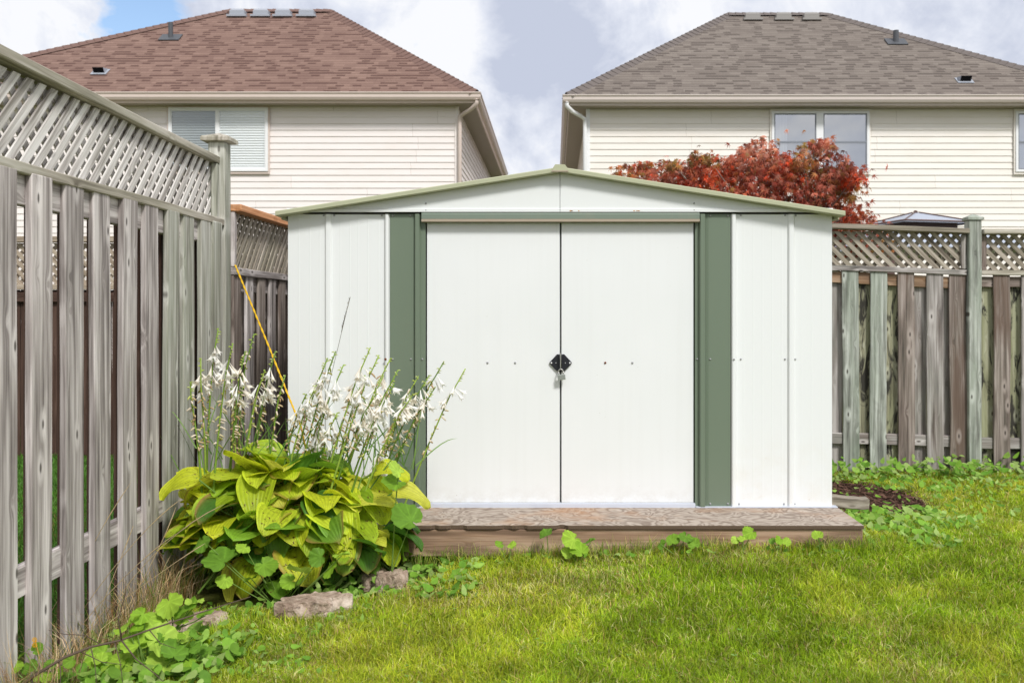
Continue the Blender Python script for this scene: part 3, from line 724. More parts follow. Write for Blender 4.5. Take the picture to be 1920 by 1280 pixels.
def house(nm, label, xa, xb, zE, dE, dB, ridge, wallm, trimm, roofm, hipm, corner):
    """corner: 'R' or 'L' which side wall and downspout is seen"""
    hs = thing(nm, ((xa+xb)/2, (dE+dB)/2, 0), label, 'house')
    wa, wb, wd = xa+.42, xb-.42, dE+.4
    zs = zE-.20
    siding('wall', wallm, hs, wa, wb, 0, zs, 'x', wd, 1)
    siding('side_wall', wallm, hs, wd, dB-.4, 0, zs, 'y', wb, 1); siding('side_wall', wallm, hs, wd, dB-.4, 0, zs, 'y', wa, -1)
    m = MB(); m.box(wa+.02, wb-.02, wd+.05, dB-.4, 0, zs); m.build('wall_core', wallm, hs)
    for x in (wa, wb):
        m = MB(); m.box(x-.05 if x == wb else x-.028, x+.028 if x == wb else x+.05, wd-.028, wd+.05, 0, zs-.001); m.build('corner_trim', trimm if False else M['vinyl'] if corner == 'L' else wallm, hs)
    (rx0, rd, rzz), (rx1, _, _) = ridge
    A, B_, C_, D_ = Vector((xa,dE,zE)), Vector((xb,dE,zE)), Vector((xb,dB,zE)), Vector((xa,dB,zE))
    R0, R1 = Vector((rx0,rd,rzz)), Vector((rx1,rd,rzz))
    m = MB()
    def face(pts):
        e = (pts[1]-pts[0]).normalized(); nrm = e.cross(pts[-1]-pts[0]).normalized(); s_ = nrm.cross(e)
        m.poly(pts, [((p_-pts[0]).dot(e), (p_-pts[0]).dot(s_)) for p_ in pts])
    face([A,B_,R1,R0]); face([B_,C_,R1]); face([C_,D_,R0,R1]); face([D_,A,R0])
    m.poly([(xa,dE,zE-.03),(xa,dB,zE-.03),(xb,dB,zE-.03),(xb,dE,zE-.03)])
    rf = m.build('roof', roofm, hs)
    for p_, q_ in ((A,R0),(B_,R1),(C_,R1),(D_,R0),(R0,R1)): hipcap('hip_cap', hipm, rf, p_, q_)
    # fascia, soffit, gutter
    m = MB(); m.box(xa+.06, xb-.06, dE+.05, dB-.05, zs+.001, zs+.02); m.build('soffit', M['soffit'], hs)
    m = MB(); m.box(xa+.05, xb-.05, dE+.04, dE+.06, zs-.006, zE-.035); m.box(xa+.05, xa+.07, dE+.062, dB-.04, zs-.006, zE-.035); m.box(xb-.07, xb-.05, dE+.062, dB-.04, zs-.006, zE-.035)
    m.build('fascia', trimm, hs)
    for kind in ('f','l','r'):
        pr = [(.035,-.155),(-.03,-.155),(-.055,-.11),(-.055,-.06),(-.075,-.03),(-.075,-.012),(-.06,-.012)]
        m = MB()
        if kind == 'f': m.grid([[(x,dE+o_,zE+z_) for o_, z_ in pr] for x in (xa-.07, xb+.07)]); m.poly([(xa-.07,dE+o_,zE+z_) for o_, z_ in pr]); m.poly([(xb+.07,dE+o_,zE+z_) for o_, z_ in pr])
        elif kind == 'l': m.grid([[(xa+o_,y,zE+z_) for o_, z_ in pr] for y in (dE-.05, dB)])
        else: m.grid([[(xb-o_,y,zE+z_) for o_, z_ in pr] for y in (dE-.05, dB)])
        m.build('gutter', trimm, hs)
    # downspout
    x_e = (xb-.01) if corner == 'R' else (xa+.01); x_w = (wb-.06+.11) if corner == 'R' else (wa-.05)
    p_ = [(x_e,dE+.0,zE-.13),(x_e,dE+.01,zE-.22),((x_e*.7+x_w*.3),dE+.10,zE-.31),((x_e*.25+x_w*.75),wd-.12,zE-.36),(x_w,wd-.075,zE-.42),(x_w,wd-.07,zE-.55),(x_w,wd-.07,.1)]
    m = MB(); m.tube(p_, .042, 8); m.build('downspout', M['vinyl'] if corner == 'L' else trimm, hs, smooth=True)
    return hs, rf, (A,B_,R0,R1), wd
sc19 = F/19.1
hl, rl_, ql, wdl = house('house', 'two storey house with pinkish brown shingle roof and off-white siding, at upper left', -13.36, -1.50, 5.62, 19.1, 30.2, [(-7.51,22.77,8.31),(-5.17,22.77,8.31)], M['siding_l'], M['trim_l'], M['shin_l'], M['hip_l'], 'R')
hr, rr_, qr, wdr = house('house', 'two storey house with grey-brown shingle roof and cream siding behind the red maple', .227, 10.96, 5.57, 19.1, 29.6, [(4.02,22.9,8.27),(6.31,22.9,8.27)], M['siding_r'], M['trim_r'], M['shin_r'], M['hip_r'], 'L')
def on_roof(q, px_, py_):
    A, B_, R0, R1 = q; n_ = (B_-A).cross(R0-A).normalized(); o_ = Vector((0,0,CZ)); d_ = (P(px_,py_,10)-o_).normalized()
    return o_+d_*((A-o_).dot(n_)/d_.dot(n_)), n_
def ridge_vent(rf, x, q, z, mat):
    d = q[2].y; m = MB()
    m.box(x-.22,x+.22,d-.42,d-.06,z-.25,z-.205)
    G = [[(x-.17,d-.36,z-.235),(x+.17,d-.36,z-.235),(x+.17,d-.08,z-.235),(x-.17,d-.08,z-.235)],[(x-.17,d-.36,z-.10),(x+.17,d-.36,z-.10),(x+.17,d-.08,z-.10),(x-.17,d-.08,z-.10)],[(x-.13,d-.32,z-.055),(x+.13,d-.32,z-.055),(x+.13,d-.10,z-.055),(x-.13,d-.10,z-.055)]]
    m.grid(G, close=True); m.poly(G[2]); m.build('roof_vent', mat, rf)
for px_ in (449,493,534,578): ridge_vent(rl_, (px_-CX)*22.6/F, ql, 8.31, M['vent'])
for px_ in (1411,1469,1521): ridge_vent(rr_, (px_-CX)*22.6/F, qr, 8.27, paint('vent_taupe', lin(140,136,131), .5, .4))
def pipe(rf, q, px_, py_, hh, r):
    c_, n_ = on_roof(q, px_, py_); m = MB(); m.tube([c_-Zv*.05, c_+Zv*hh], r, 12)
    m.grid([[tuple(c_+Vector((sx_*.22,0,0))+Vector((0,sy_*.16*math.cos(.64),sy_*.16*math.sin(.64)))+n_*h2) for sx_, sy_ in ((-1,-1),(1,-1),(1,1),(-1,1))] for h2 in (.012,.03)], close=True)
    m.poly([tuple(c_+Vector((sx_*.22,0,0))+Vector((0,sy_*.16*math.cos(.64),sy_*.16*math.sin(.64)))+n_*.03) for sx_, sy_ in ((-1,-1),(1,-1),(1,1),(-1,1))])
    m.build('vent_pipe', M['pipe'], rf)
pipe(rl_, ql, 320, 72, .34, .05); pipe(rr_, qr, 1680, 80, .26, .06)
def hood(rf, q, px_, py_):
    c_, n_ = on_roof(q, px_, py_); m = MB(); u_ = Vector((1,0,0)); s_ = n_.cross(u_)
    m.poly([tuple(c_+u_*a*.16+s_*b_*.13+n_*.015) for a, b_ in ((-1,-1),(1,-1),(1,1),(-1,1))])
    f1 = [c_+u_*a*.11-s_*.06+n_*h_ for a, h_ in ((-1,.02),(1,.02),(1,.13),(-1,.13))]; b1 = [c_+u_*a*.11+s_*.12+n_*h_ for a, h_ in ((-1,.02),(1,.02),(1,.03),(-1,.03))]
    m.quad(f1[3],f1[2],b1[2],b1[3]); m.quad(f1[0],f1[3],b1[3],b1[0]); m.quad(f1[2],f1[1],b1[1],b1[2])
    v_ = m.build('exhaust_vent', M['vent'], rf)
    m = MB(); m.poly([tuple(p_+s_*.01) for p_ in f1]); m.build('vent_opening', M['dark'], v_)
hood(rl_, ql, 188, 136); hood(rr_, qr, 1808, 152)
def window(hs, wd, x0, x1, y0, y1, style, mat=None):
    s_ = F/wd; wd = wd-.024; X0, X1 = (x0-CX)/s_, (x1-CX)/s_; Z1, Z0 = CZ-(y0-CY)/s_, CZ-(y1-CY)/s_; t_ = .045; yy = wd-.05
    m = MB()
    for a in ((X0,X1,Z1-t_,Z1),(X0,X1,Z0,Z0+t_),(X0,X0+t_,Z0+t_,Z1-t_),(X1-t_,X1,Z0+t_,Z1-t_)): m.box(a[0],a[1],yy,wd+.02,a[2],a[3])
    xm = (X0+X1)/2-.015; tm = .02 if style == 'slider' else .07
    m.box(xm-tm,xm+tm,yy,wd-.002,Z0+t_,Z1-t_)
    w_ = m.build('window', M['vinyl'], hs)
    m = MB(); m.box(X0-.03,X1+.03,yy+.02,wd+.001,Z1+.001,Z1+.05); m.box(X0-.03,X1+.03,yy+.02,wd+.001,Z0-.05,Z0-.001); m.box(X0-.03,X0-.001,yy+.02,wd+.001,Z0,Z1); m.box(X1+.001,X1+.03,yy+.02,wd+.001,Z0,Z1)
    m.build('window_trim', mat, w_)
    m = MB(); m.box(X0+.02,X1-.02,wd-.010,wd-.004,Z0+.02,Z1-.02); m.build('window_back', M['room'] if style != 'slider' else M['blind'], w_)
    for i, (a, bq) in enumerate(((X0+t_, xm-tm), (xm+tm, X1-t_))):
        # sash
        m = MB(); r_ = .022
        for c_ in ((a,bq,Z1-t_-r_,Z1-t_),(a,bq,Z0+t_,Z0+t_+r_),(a,a+r_,Z0+t_+r_,Z1-t_-r_),(bq-r_,bq,Z0+t_+r_,Z1-t_-r_)): m.box(c_[0]+.001,c_[1]-.001,yy+.008,yy+.03,c_[2],c_[3])
        if style != 'slider': zm = Z0+(Z1-Z0)*.49; m.box(a+.001,bq-.001,yy+.004,yy+.03,zm-.018,zm+.018)
        m.build('sash', M['vinyl'] if style == 'slider' else paint('sash_grey', lin(130,134,142), .5, .4), w_)
        m = MB(); m.quad((a,yy+.02,Z0+t_),(bq,yy+.02,Z0+t_),(bq,yy+.02,Z1-t_),(a,yy+.02,Z1-t_))
        m.build('pane', M['glass'] if style != 'slider' else (M['glass_screen'] if i == 0 else M['glass_soft']), w_)
        if style == 'slider':
            m = MB(); G = []; z = Z0+.05
            while z < Z1-.06: G += [[(a,wd-.010,z),(bq,wd-.010,z)],[(a,wd-.028,z+.012),(bq,wd-.028,z+.012)],[(a,wd-.012,z+.034),(bq,wd-.012,z+.034)]]; z += .05
            m.grid(G); m.build('blind', M['blind'], w_)
        elif i == 0:
            m = MB(); G = []
            for k in range(9): x = a+.02+k*.03; G.append([(x,wd-.012-.006*(k%2),Z0+.05),(x,wd-.012-.006*(k%2),Z1-.06)])
            m.grid(G); m.build('curtain', M['curtain'], w_)
window(hl, wdl, 318, 504, 203, 322, 'slider', M['trim_l'])
window(hr, wdr, 1446, 1628, 210, 323, 'hung', M['siding_r'])
window(hr, wdr, 1902, 2084, 210, 323, 'hung', M['siding_r'])

# ------------------------------------------------------------------ gazebo behind the rear fence
gc = P(1717, 585, 15.0); gz_ = thing('gazebo', (gc.x, 15.0, 0), 'grey two tier gazebo roof peeking above the rear fence beside the maple', 'gazebo')
def pyr(cx, cy, z0, z1, w, wt, rot, ov=.02):
    m = MB(); R_ = Matrix.Rotation(math.radians(rot), 3, 'Z')
    lo = [R_ @ Vector((a*w, b_*w, 0)) + Vector((cx,cy,z0)) for a, b_ in ((-1,-1),(1,-1),(1,1),(-1,1))]
    hi = [R_ @ Vector((a*wt, b_*wt, 0)) + Vector((cx,cy,z1)) for a, b_ in ((-1,-1),(1,-1),(1,1),(-1,1))]
    lo2 = [p_-Zv*ov for p_ in lo]
    m.grid([lo2, lo, hi], close=True); m.poly(hi); return m, lo, hi
m, lo, hi = pyr(gc.x, 15.0, 2.26, 2.60, 1.45, .55, 15); m.build('lower_roof', M['gaz'], gz_)
m, lo1, hi1 = pyr(gc.x, 15.0, 2.69, 2.865, .60, .03, 15); ur = m.build('upper_roof', M['gaz'], gz_)
m = MB()
for i in range(4): m.tube([lo1[i]+Zv*.004, lo1[(i+1)%4]+Zv*.004], .014, 6)
m.tube([hi1[0]+Zv*.01, hi1[2]+Zv*.01], .03, 6)
for i in range(4): m.tube([lo1[i]+Zv*.01, hi1[i]+Zv*.01], .010, 5)
m.build('roof_edging', M['gaz_dark'], ur)
m, _, _ = pyr(gc.x, 15.0, 2.56, 2.70, .42, .42, 15); m.build('roof_collar', M['gaz_dark'], gz_)
for i in range(4):
    c_ = lo[i]*.93+Vector((gc.x,15.0,lo[i].z))*.07; m = MB(); m.box(c_.x-.05,c_.x+.05,c_.y-.05,c_.y+.05,0,2.27); m.build('post', M['gaz_dark'], gz_)

# ------------------------------------------------------------------ red maple behind the fence
mp = thing('maple_tree', (1.15, 9.9, 0), 'red and orange leaved maple rising behind the shed roof', 'tree')
blobs = [(1168,330,24),(1200,326,30),(1240,330,36),(1262,318,14),(1255,345,30),(1300,318,30),(1325,322,40),(1310,345,40),(1360,320,30),(1365,350,42),(1395,305,34),(1423,293,40),(1450,308,36),(1470,330,36),(1430,345,50),(1500,330,34),(1518,285,26),(1545,277,20),(1505,302,20),(1560,312,34),(1585,325,34),(1600,335,22),(1550,345,40),(1520,365,40),(1588,358,26),(1560,385,36),(1470,375,50),(1600,402,24),(1622,410,18),(1575,415,30),(1405,270,7),(1416,266,7),(1212,312,14),(1262,308,12),(1306,296,16),(1330,300,14),(1530,268,12),(1552,270,12),(1330,378,50),(1400,385,50),(1620,440,30),(1580,450,40),(1520,430,60),(1440,430,60),(1660,455,26)]
RM = random.Random(5)
def unit(r):
    while True:
        v = Vector((r.uniform(-1,1), r.uniform(-1,1), r.uniform(-1,1)))
        if .05 < v.length < 1: return v
lobes = [(-2.3,.6),(-1.95,.24),(-1.35,.95),(-1.0,.30),(-.68,1.1),(-.34,.36),(0,1.3),(.34,.36),(.68,1.1),(1.0,.30),(1.35,.95),(1.95,.24),(2.3,.6)]
m = MB(); tips = []
pal = [lin(182,76,42),lin(196,104,60),lin(152,62,44),lin(204,124,92),lin(212,146,122),lin(168,112,56),lin(120,54,42),lin(150,124,60),lin(190,106,84),lin(202,72,34)]
for (bx, by, br) in blobs:
    D = 9.75+RM.uniform(-.35,.35); s_ = F/D; c_ = P(bx, by, D); R_ = br/s_; tips.append(c_)
    n_ = int(10+ (br**2)*.135); tone = RM.choice(pal)
    for k in range(n_):
        v = unit(RM); v = v*(v.length**-.3)
        if RM.random() < .2: v = Vector((RM.gauss(0,.62),RM.gauss(0,.6),RM.gauss(0,.55)))
        pos = c_+Vector((v.x*R_*1.1+.12*v.z*R_, v.y*R_*1.5, v.z*R_*.9-abs(v.x)*R_*.12))
        sz_ = RM.uniform(.034,.056) if br > 8 else .03
        n3 = Vector((v.x*.6+RM.gauss(0,.7), -.8+RM.gauss(0,.7), .5+RM.gauss(0,.6))).normalized()
        dn = Vector((RM.gauss(0,.7), RM.gauss(0,.2), -.8)); dn = (dn-n3*dn.dot(n3)).normalized(); sd = n3.cross(dn)
        base = len(m.v); m.v.append(tuple(pos))
        for a, r_ in lobes:
            q_ = pos+dn*(math.cos(a)*r_*sz_)+sd*(math.sin(a)*r_*sz_)-n3*(r_*r_*sz_*.25)-Zv*(r_*sz_*.12)
            m.v.append(tuple(q_))
        for i in range(len(lobes)-1): m.f.append((base, base+1+i, base+2+i)); m.uv.append(None)
        cc = RM.choice(pal); f_ = RM.random()*.85; g_ = RM.choice([.4,.7,.9,1.05,1.2,1.4])*RM.uniform(.85,1.1)
        m.colour(tuple((tone[i]*(1-f_)+cc[i]*f_)*g_ for i in range(3)))
m.build('crown', M['maple'], mp)
m = MB(); root = Vector((2.35, 9.85, -.05))
fork = [P(1490,560,9.85), P(1470,470,9.85)]
m.tube([root, Vector((2.38,9.86,.7)), fork[0], P(1500,470,9.85), P(1512,420,9.8)], [.055,.048,.04,.03,.022], 8)
for i, tp in enumerate(tips):
    a = P(1512,420,9.8) if tp.x > 2.3 else fork[0]
    if tp.z < 1.95: continue
    mid = a.lerp(tp,.55)+Vector((RM.uniform(-.08,.08),RM.uniform(-.05,.05),-.06+RM.uniform(-.04,.04)))
    m.tube([a, a.lerp(mid,.5)+Vector((0,0,-.02)), mid, tp], [.017,.013,.009,.003], 5, caps=False)
m.build('trunk', M['bark'], mp, smooth=True)

# ------------------------------------------------------------------ hosta clump
ho = thing('hosta_plant', (-1.27, 4.82, .03), 'large hosta clump with yellowing leaves and white flower stalks between fence and platform', 'plant')
RH = random.Random(21)
yel = [lin(206,214,50),lin(184,202,46),lin(166,192,44),lin(214,214,78),lin(146,178,44),lin(192,206,54)]
grn = [lin(92,138,44),lin(116,158,50),lin(78,122,44),lin(128,168,48)]
def blade_leaf(m, base, axis, normal, L, W, droop, cup, col, tipcol=None, wav=.006, nu=10, nv=9, twist=0):
    axis = axis.normalized(); normal = (normal-axis*normal.dot(axis)).normalized(); sd = axis.cross(normal)
    G = []; UVs = []; cols = []; p = Vector(base); d = axis.copy(); n_ = normal.copy()
    ph = RH.uniform(0,6)
    for i in range(nu+1):
        u = i/nu
        w = W*.5*(math.sin(math.pi*min(1,(u*.93+.03))**.66)**.72)*(1 if u < 1 else .02)
        row = []; ur = []
        for j in range(nv):
            v = j/(nv-1)*2-1
            off = sd*(v*w) + n_*(cup*abs(v)**1.5*w + wav*math.sin(ph+u*7+v*2)*abs(v)*1.6 + .0022*math.cos(v*math.pi*7)*(1-u*.6))
            row.append(p+off); ur.append((u, (v+1)/2))
            e = max(abs(v)**8*.8, (u-.88)*5 if u > .88 else 0); e = min(max(e,0),1)
            cc = tuple(col[k]*(1-e)+(tipcol or col)[k]*e for k in range(3)); cols.append((*cc,1))
        G.append(row); UVs.append(ur)
        d = (Matrix.Rotation(-droop/nu*(0.4+1.2*u), 3, sd) @ d); n_ = (Matrix.Rotation(-droop/nu*(0.4+1.2*u), 3, sd) @ n_)
        p = p + d*(L/nu)
    m.grid(G, UVs); m.c += cols
m = MB(); st = MB()
cen = Vector((-1.30,4.83,.03))
def hleaf(dirx, diry, elev, rr, yellowness, L=None):
    h_ = Vector((dirx,diry,0)); h_.normalize()
    R3 = Vector((.62,.38,.62))
    pos = cen+Vector((h_.x*math.cos(elev)*R3.x, h_.y*math.cos(elev)*R3.y, math.sin(elev)*R3.z))*rr
    L = L or RH.uniform(.16,.255); W = L*RH.uniform(.74,.98)
    tilt = (elev-.75)*.9+RH.uniform(-.5,.55)
    ax = (h_*math.cos(tilt)+Zv*math.sin(tilt)+Vector((RH.gauss(0,.25),RH.gauss(0,.25),0))).normalized()
    base = pos-ax*L*.35
    base.x = max(base.x, FX+.06)
    nrm = (Zv*math.cos(tilt)-h_*math.sin(tilt)+h_*.25+Vector((RH.gauss(0,.35),RH.gauss(0,.25),0)))
    col = RH.choice(yel) if RH.random() < yellowness else RH.choice(grn)
    g_ = RH.uniform(.95,1.25); col = tuple(c*g_ for c in col)
    tip = lin(186,140,84) if RH.random() < .28 else tuple(min(1,c*1.35) for c in col)
    blade_leaf(m, base, ax, nrm, L, W, RH.uniform(.2,1.4), RH.uniform(-.1,.6), col, tip, wav=RH.uniform(.003,.010))
    foot = cen+Vector((RH.gauss(0,.22),RH.gauss(0,.10),-.0))
    st.tube([foot, foot.lerp(base,.5)+Zv*.05, base+ax*.01], [.006,.0055,.0045], 5, caps=False)
for k in range(185):
    a = RH.uniform(0, 2*math.pi); 
    if math.sin(a) > 0 and RH.random() < .5: a = -a
    el = math.asin(RH.uniform(.40,1.0) if k < 178 else RH.uniform(.15,.45)); rr = RH.uniform(.82,1.06) if k < 130 else RH.uniform(.5,.8)
    hleaf(math.cos(a)*1.0, math.sin(a), el, rr, .88 if el > .62 else .45)
# large named leaves in front
for (x_, y_, L_, W_, aim, c_) in ((330,905,.20,.14,(-.9,-.4,-.2),0),(395,945,.22,.16,(-.6,-.8,-.25),2),(480,915,.27,.19,(.1,-.95,-.45),1),(370,965,.19,.12,(-.9,-.5,-.35),0),(545,975,.22,.16,(.35,-.9,-.5),1),(600,955,.2,.16,(.5,-.8,-.6),8),(655,915,.22,.13,(.9,-.35,-.05),3),(775,925,.2,.12,(.98,-.2,-.1),3),(700,930,.2,.11,(.9,-.4,-.1),0),(735,880,.18,.12,(.8,-.3,.1),0),(640,975,.18,.14,(.5,-.6,-.7),6),(450,1000,.2,.15,(-.2,-.8,-.6),7),(520,1010,.2,.15,(.1,-.8,-.6),7)):
    D_ = 4.58 if x_ < 640 else 4.72; c0 = P(x_, y_, D_); ax = Vector(aim).normalized()
    col = (yel+grn)[c_]; base = c0-ax*L_*.5; base.x = max(base.x, FX+.05)
    blade_leaf(m, base, ax, Zv+Vector((0,-.55,0)), L_, W_, 1.0, .35, col, tuple(min(1,c*1.3) for c in col), wav=.008, nu=12, nv=11)
    foot = cen+Vector((RH.gauss(0,.2),RH.gauss(0,.08),0)); st.tube([foot, foot.lerp(base,.5)+Zv*.06, base+ax*.01], [.006,.0055,.0045], 5, caps=False)
m.v = [(max(v[0], FX+.015), v[1], v[2]) for v in m.v]; m.build('leaves', M['hosta'], ho, smooth=True)
st.colour(lin(104,134,52)); st.build('leaf_stems', M['stem'], ho, smooth=True)
# thin grass leaves growing in the clump
def ribbon(m, p0, p1, bend, w, col, n=6, side=None):
    p0, p1 = Vector(p0), Vector(p1); d = (p1-p0)
    sd = side or Vector((-d.z, RH.uniform(-.3,.3), d.x)).normalized()
    G = []
    for i in range(n+1):
        u = i/n; q = p0.lerp(p1,u)+Vector(bend)*math.sin(math.pi*u); ww = w*.5*(1-u**2.2)+.0003
        G.append([q-sd*ww, q+sd*ww])
    m.grid(G); m.colour(col)
m = MB()
for k in range(70):
    bx = RH.uniform(350,780); by = RH.uniform(840,930); D_ = RH.uniform(4.7,5.0); dx = RH.uniform(-70,90); dy = -RH.uniform(30,130)
    a = P(bx,by,D_); c_ = P(bx+dx,by+dy,D_+RH.uniform(-.1,.1)); ribbon(m, a, c_, (dx*.0003,0,.04), .006, RH.choice([lin(110,150,70),lin(130,164,84),lin(96,132,64)]))
tag(m.build('grass_tuft', M['grass'], smooth=True), 'long thin grass blades growing up through the hosta leaves', 'grass', kind='stuff')

def flower(m, base, d, L, r, col):
    d = d.normalized(); a = d.cross(Vector((.3,.9,.2))).normalized(); b_ = d.cross(a); G = []
    for u, rr in ((0,.10),(.25,.15),(.5,.30),(.75,.52)):
        G.append([base+d*(L*u)+(a*math.cos(k*math.pi/3)+b_*math.sin(k*math.pi/3))*r*rr for k in range(6)])
    m.grid(G, close=True)
    last = G[-1]; nrow = []
    for k in range(6):
        an = (k+.5)*math.pi/3; tip = base+d*(L*RH.uniform(.92,1.05))+(a*math.cos(an)+b_*math.sin(an))*r*RH.uniform(.9,1.15)
        p_, q_ = last[k], last[(k+1)%6]; mid = (p_+q_)*.5+(a*math.cos(an)+b_*math.sin(an))*r*.4+d*L*.12
        m.poly([p_, p_.lerp(mid,.7)+(p_-q_)*.12+(mid-p_)*.2, tip, q_.lerp(mid,.7)+(q_-p_)*.12+(mid-q_)*.2, q_])
    m.colour(col)
stalks = [(405,612,388,870,2),(372,668,383,880,1),(352,712,372,850,0),(432,640,400,890,1),(472,622,425,880,0),(455,655,430,890,2),(512,655,468,890,2),(430,700,440,880,0),(455,700,450,870,1),(492,690,455,860,1),
 (530,700,500,890,0),(625,655,548,905,2),(610,668,540,880,2),(640,680,560,900,2),(588,720,540,850,1),(570,735,533,840,1),(598,772,575,880,3),(628,770,590,880,3),
 (690,648,598,900,2),(706,662,612,900,2),(728,668,628,900,2),(742,690,648,890,3),(715,700,640,880,2),(735,715,660,880,2),(700,735,630,870,2),(680,700,622,880,1),
 (780,702,690,880,2),(828,674,722,880,1),(800,700,705,880,2),(868,688,756,910,1),(812,722,716,880,1),(770,735,690,870,1),(715,830,700,880,3),(757,760,700,890,1)]
for (tx, ty, bx, by, fl_) in stalks:
    D_ = RH.uniform(4.62,4.95); tip = P(tx,ty,D_); bs = P(bx,by,D_+.03); dd = tip-bs
    bs2 = bs - dd.normalized()*.28; bs2.x = bs.x*.6+bs2.x*.4
    cv = Vector((.02 if tx > bx else -.005, 0, .0)); pts = []
    for i in range(13):
        u = i/12; pts.append(bs2.lerp(tip,u)+Vector((-.35*cv.x*0,0,0))-Vector((math.sin(math.pi*u)*.012*(1 if tx > bx else -1),0,0)) + (Vector((.012*(u-.85)/.15,0,-.008)) if u > .85 else Vector((0,0,0))))
    m = MB(); m.tube(pts, [.0062*(1-.5*i/12) for i in range(13)], 6)
    m.colour(RH.choice([lin(128,160,58),lin(150,176,70),lin(104,136,50)])); s_o = m.build('flower_stalk', M['stem'], ho, smooth=True)
    wm, tm, bm = MB(), MB(), MB()
    L_ = (tip-bs2).length
    def at(u):
        f = u*12; i = min(int(f),11); return pts[i].lerp(pts[i+1], f-i)
    side = 1
    for k in range(40):
        u = .46+.53*k/39; p_ = at(u); ang = RH.uniform(0,2*math.pi); outd = Vector((math.cos(ang)+.35,math.sin(ang)*.8-.3,0)).normalized()
        if u > .92:
            bm.tube([p_, p_+outd*.010+Zv*.006, p_+outd*.018+Zv*.004], [.0018,.0035,.001], 5); bm.colour(RH.choice([lin(170,186,80),lin(190,200,120)]))
        elif fl_ and u > (.89-.085*fl_) and RH.random() < .74:
            d_ = (outd*.75+Vector((.12,0,-RH.uniform(.4,1.8)))); flower(wm, p_+outd*.008, d_, RH.uniform(.052,.078), RH.uniform(.017,.027), RH.choice([(.95,.92,.85),(.95,.94,.90),(.92,.86,.76)]))
        elif RH.random() < .8:
            d_ = (outd*RH.uniform(.2,1.6)+Vector((RH.gauss(0,.3),0,-RH.uniform(.2,1)))).normalized(); l_ = RH.uniform(.008,.030)
            tm.tube([p_, p_+outd*.009, p_+outd*.010+d_*l_*.6, p_+outd*.008+d_*l_], [.0018,.0044,.004,.001], 5)
            tm.colour(RH.choice([lin(210,186,146),lin(190,160,118),lin(222,208,170),lin(160,156,80),lin(236,222,200),lin(190,196,110)]))
    if wm.v: wm.build('flowers', M['petal'], s_o, smooth=True)
    if tm.v: tm.build('withered_flowers', M['dry'], s_o, smooth=True)
    if bm.v: bm.build('buds', M['stem'], s_o, smooth=True)

# ------------------------------------------------------------------ round leaved weeds
def round_leaf(m, sm, c, nrm, r, col, foot=None, scal=9, rr=RH):
    nrm = nrm.normalized(); a = nrm.cross(Vector((rr.uniform(-1,1),.2,rr.uniform(-1,1)))).normalized(); b_ = nrm.cross(a)
    N = 42; G = []; ph = rr.uniform(0,6); org = c-a*r*.42; cols = []
    for q in (.3,.65,.88,1.0):
        for k in range(N+1):
            t_ = -math.pi*.97+k/N*math.pi*1.94
            sc = 1+(.05*math.cos(t_*scal*1.5)+.03*math.cos(t_*23+ph))*(q > .8)+.04*math.sin(ph+2*t_)
            sc *= 1-.30*math.exp(-((abs(t_)-math.pi)/.32)**2)
            wv = (.13*math.sin(3*t_+ph)+.05*math.cos(t_*scal)+.06*math.sin(2*t_+ph*2))*q*q
            e = c+(a*math.cos(t_)+b_*math.sin(t_))*r*sc
            G.append(org.lerp(e,q)+nrm*r*(wv+.10*q*q))
            vein = 1.22 if k % 6 == 3 else .97
            cols.append((col[0]*vein,col[1]*vein,col[2]*vein,1))
    G = [G[i*(N+1):(i+1)*(N+1)] for i in range(4)]
    n = m.grid(G); m.c += cols; ci = len(m.v); m.v.append(tuple(org))
    for k in range(N): m.f.append((ci, n+k+1, n+k)); m.uv.append(None)
    m.colour(tuple(q*1.15 for q in col))
    if foot is not None: sm.tube([foot, foot.lerp(org,.6)-nrm*r*.15, org-nrm*.003], [.0028,.0024,.002], 5, caps=False)
g_round = [lin(138,176,52),lin(158,192,66),lin(122,160,50),lin(170,200,80),lin(108,148,50)]
def weed(label, leaves, D, root=None, grp=None, name='mallow_plant'):
    x0 = sum(l[0] for l in leaves)/len(leaves); c_ = P(x0, 1000, D); zg = gz(c_.x, D); rt = Vector((c_.x, D, zg)) if root is None else root
    w_ = thing(name, rt, label, 'plant', grp); m, sm = MB(), MB()
    if len(leaves) > 12: leaves = [(l[0]+RH.uniform(-6,6), l[1]+RH.uniform(-6,6), l[2]*RH.uniform(.75,1.0)) for l in leaves]+[(l[0]+RH.uniform(-30,30), l[1]+RH.uniform(-25,25), l[2]*RH.uniform(.35,.6)) for l in leaves+leaves]
    for (x_, y_, rp) in leaves:
        dd = D-.02+RH.uniform(-.04,.04); c_ = P(x_, y_, dd); r = rp/(F/dd)
        if c_.z < zg+.01: c_.z = zg+.015
        round_leaf(m, sm, c_, Vector((RH.gauss(0,.5),-.7+RH.gauss(0,.45),1.0+RH.gauss(0,.3))), r, RH.choice(g_round), rt+Vector((RH.gauss(0,.01),RH.gauss(0,.01),0)))
    m.build('leaves', M['leaf'], w_, smooth=True); sm.colour(lin(120,150,70)); sm.build('stems', M['stem'], w_, smooth=True)
weed('single upright round leaf before the middle of the platform', [(1024,1000,15)], 4.90)
weed('bright scalloped leafy weed at the platform below the door seam', [(1070,1012,20),(1085,1030,19),(1105,1015,13),(1062,1036,12)], 4.84)
weed('round leaved weed by the platform front under the right door', [(1262,1012,13),(1285,1008,16),(1300,1018,12),(1240,1020,10)], 4.88)
weed('round leaved weed below the right green door post', [(1405,999,14),(1392,1010,11),(1378,1012,8)], 4.88)
weed('upright single oval leaf near the right end of the platform', [(1533,1003,11),(1538,1017,8)], 4.89)
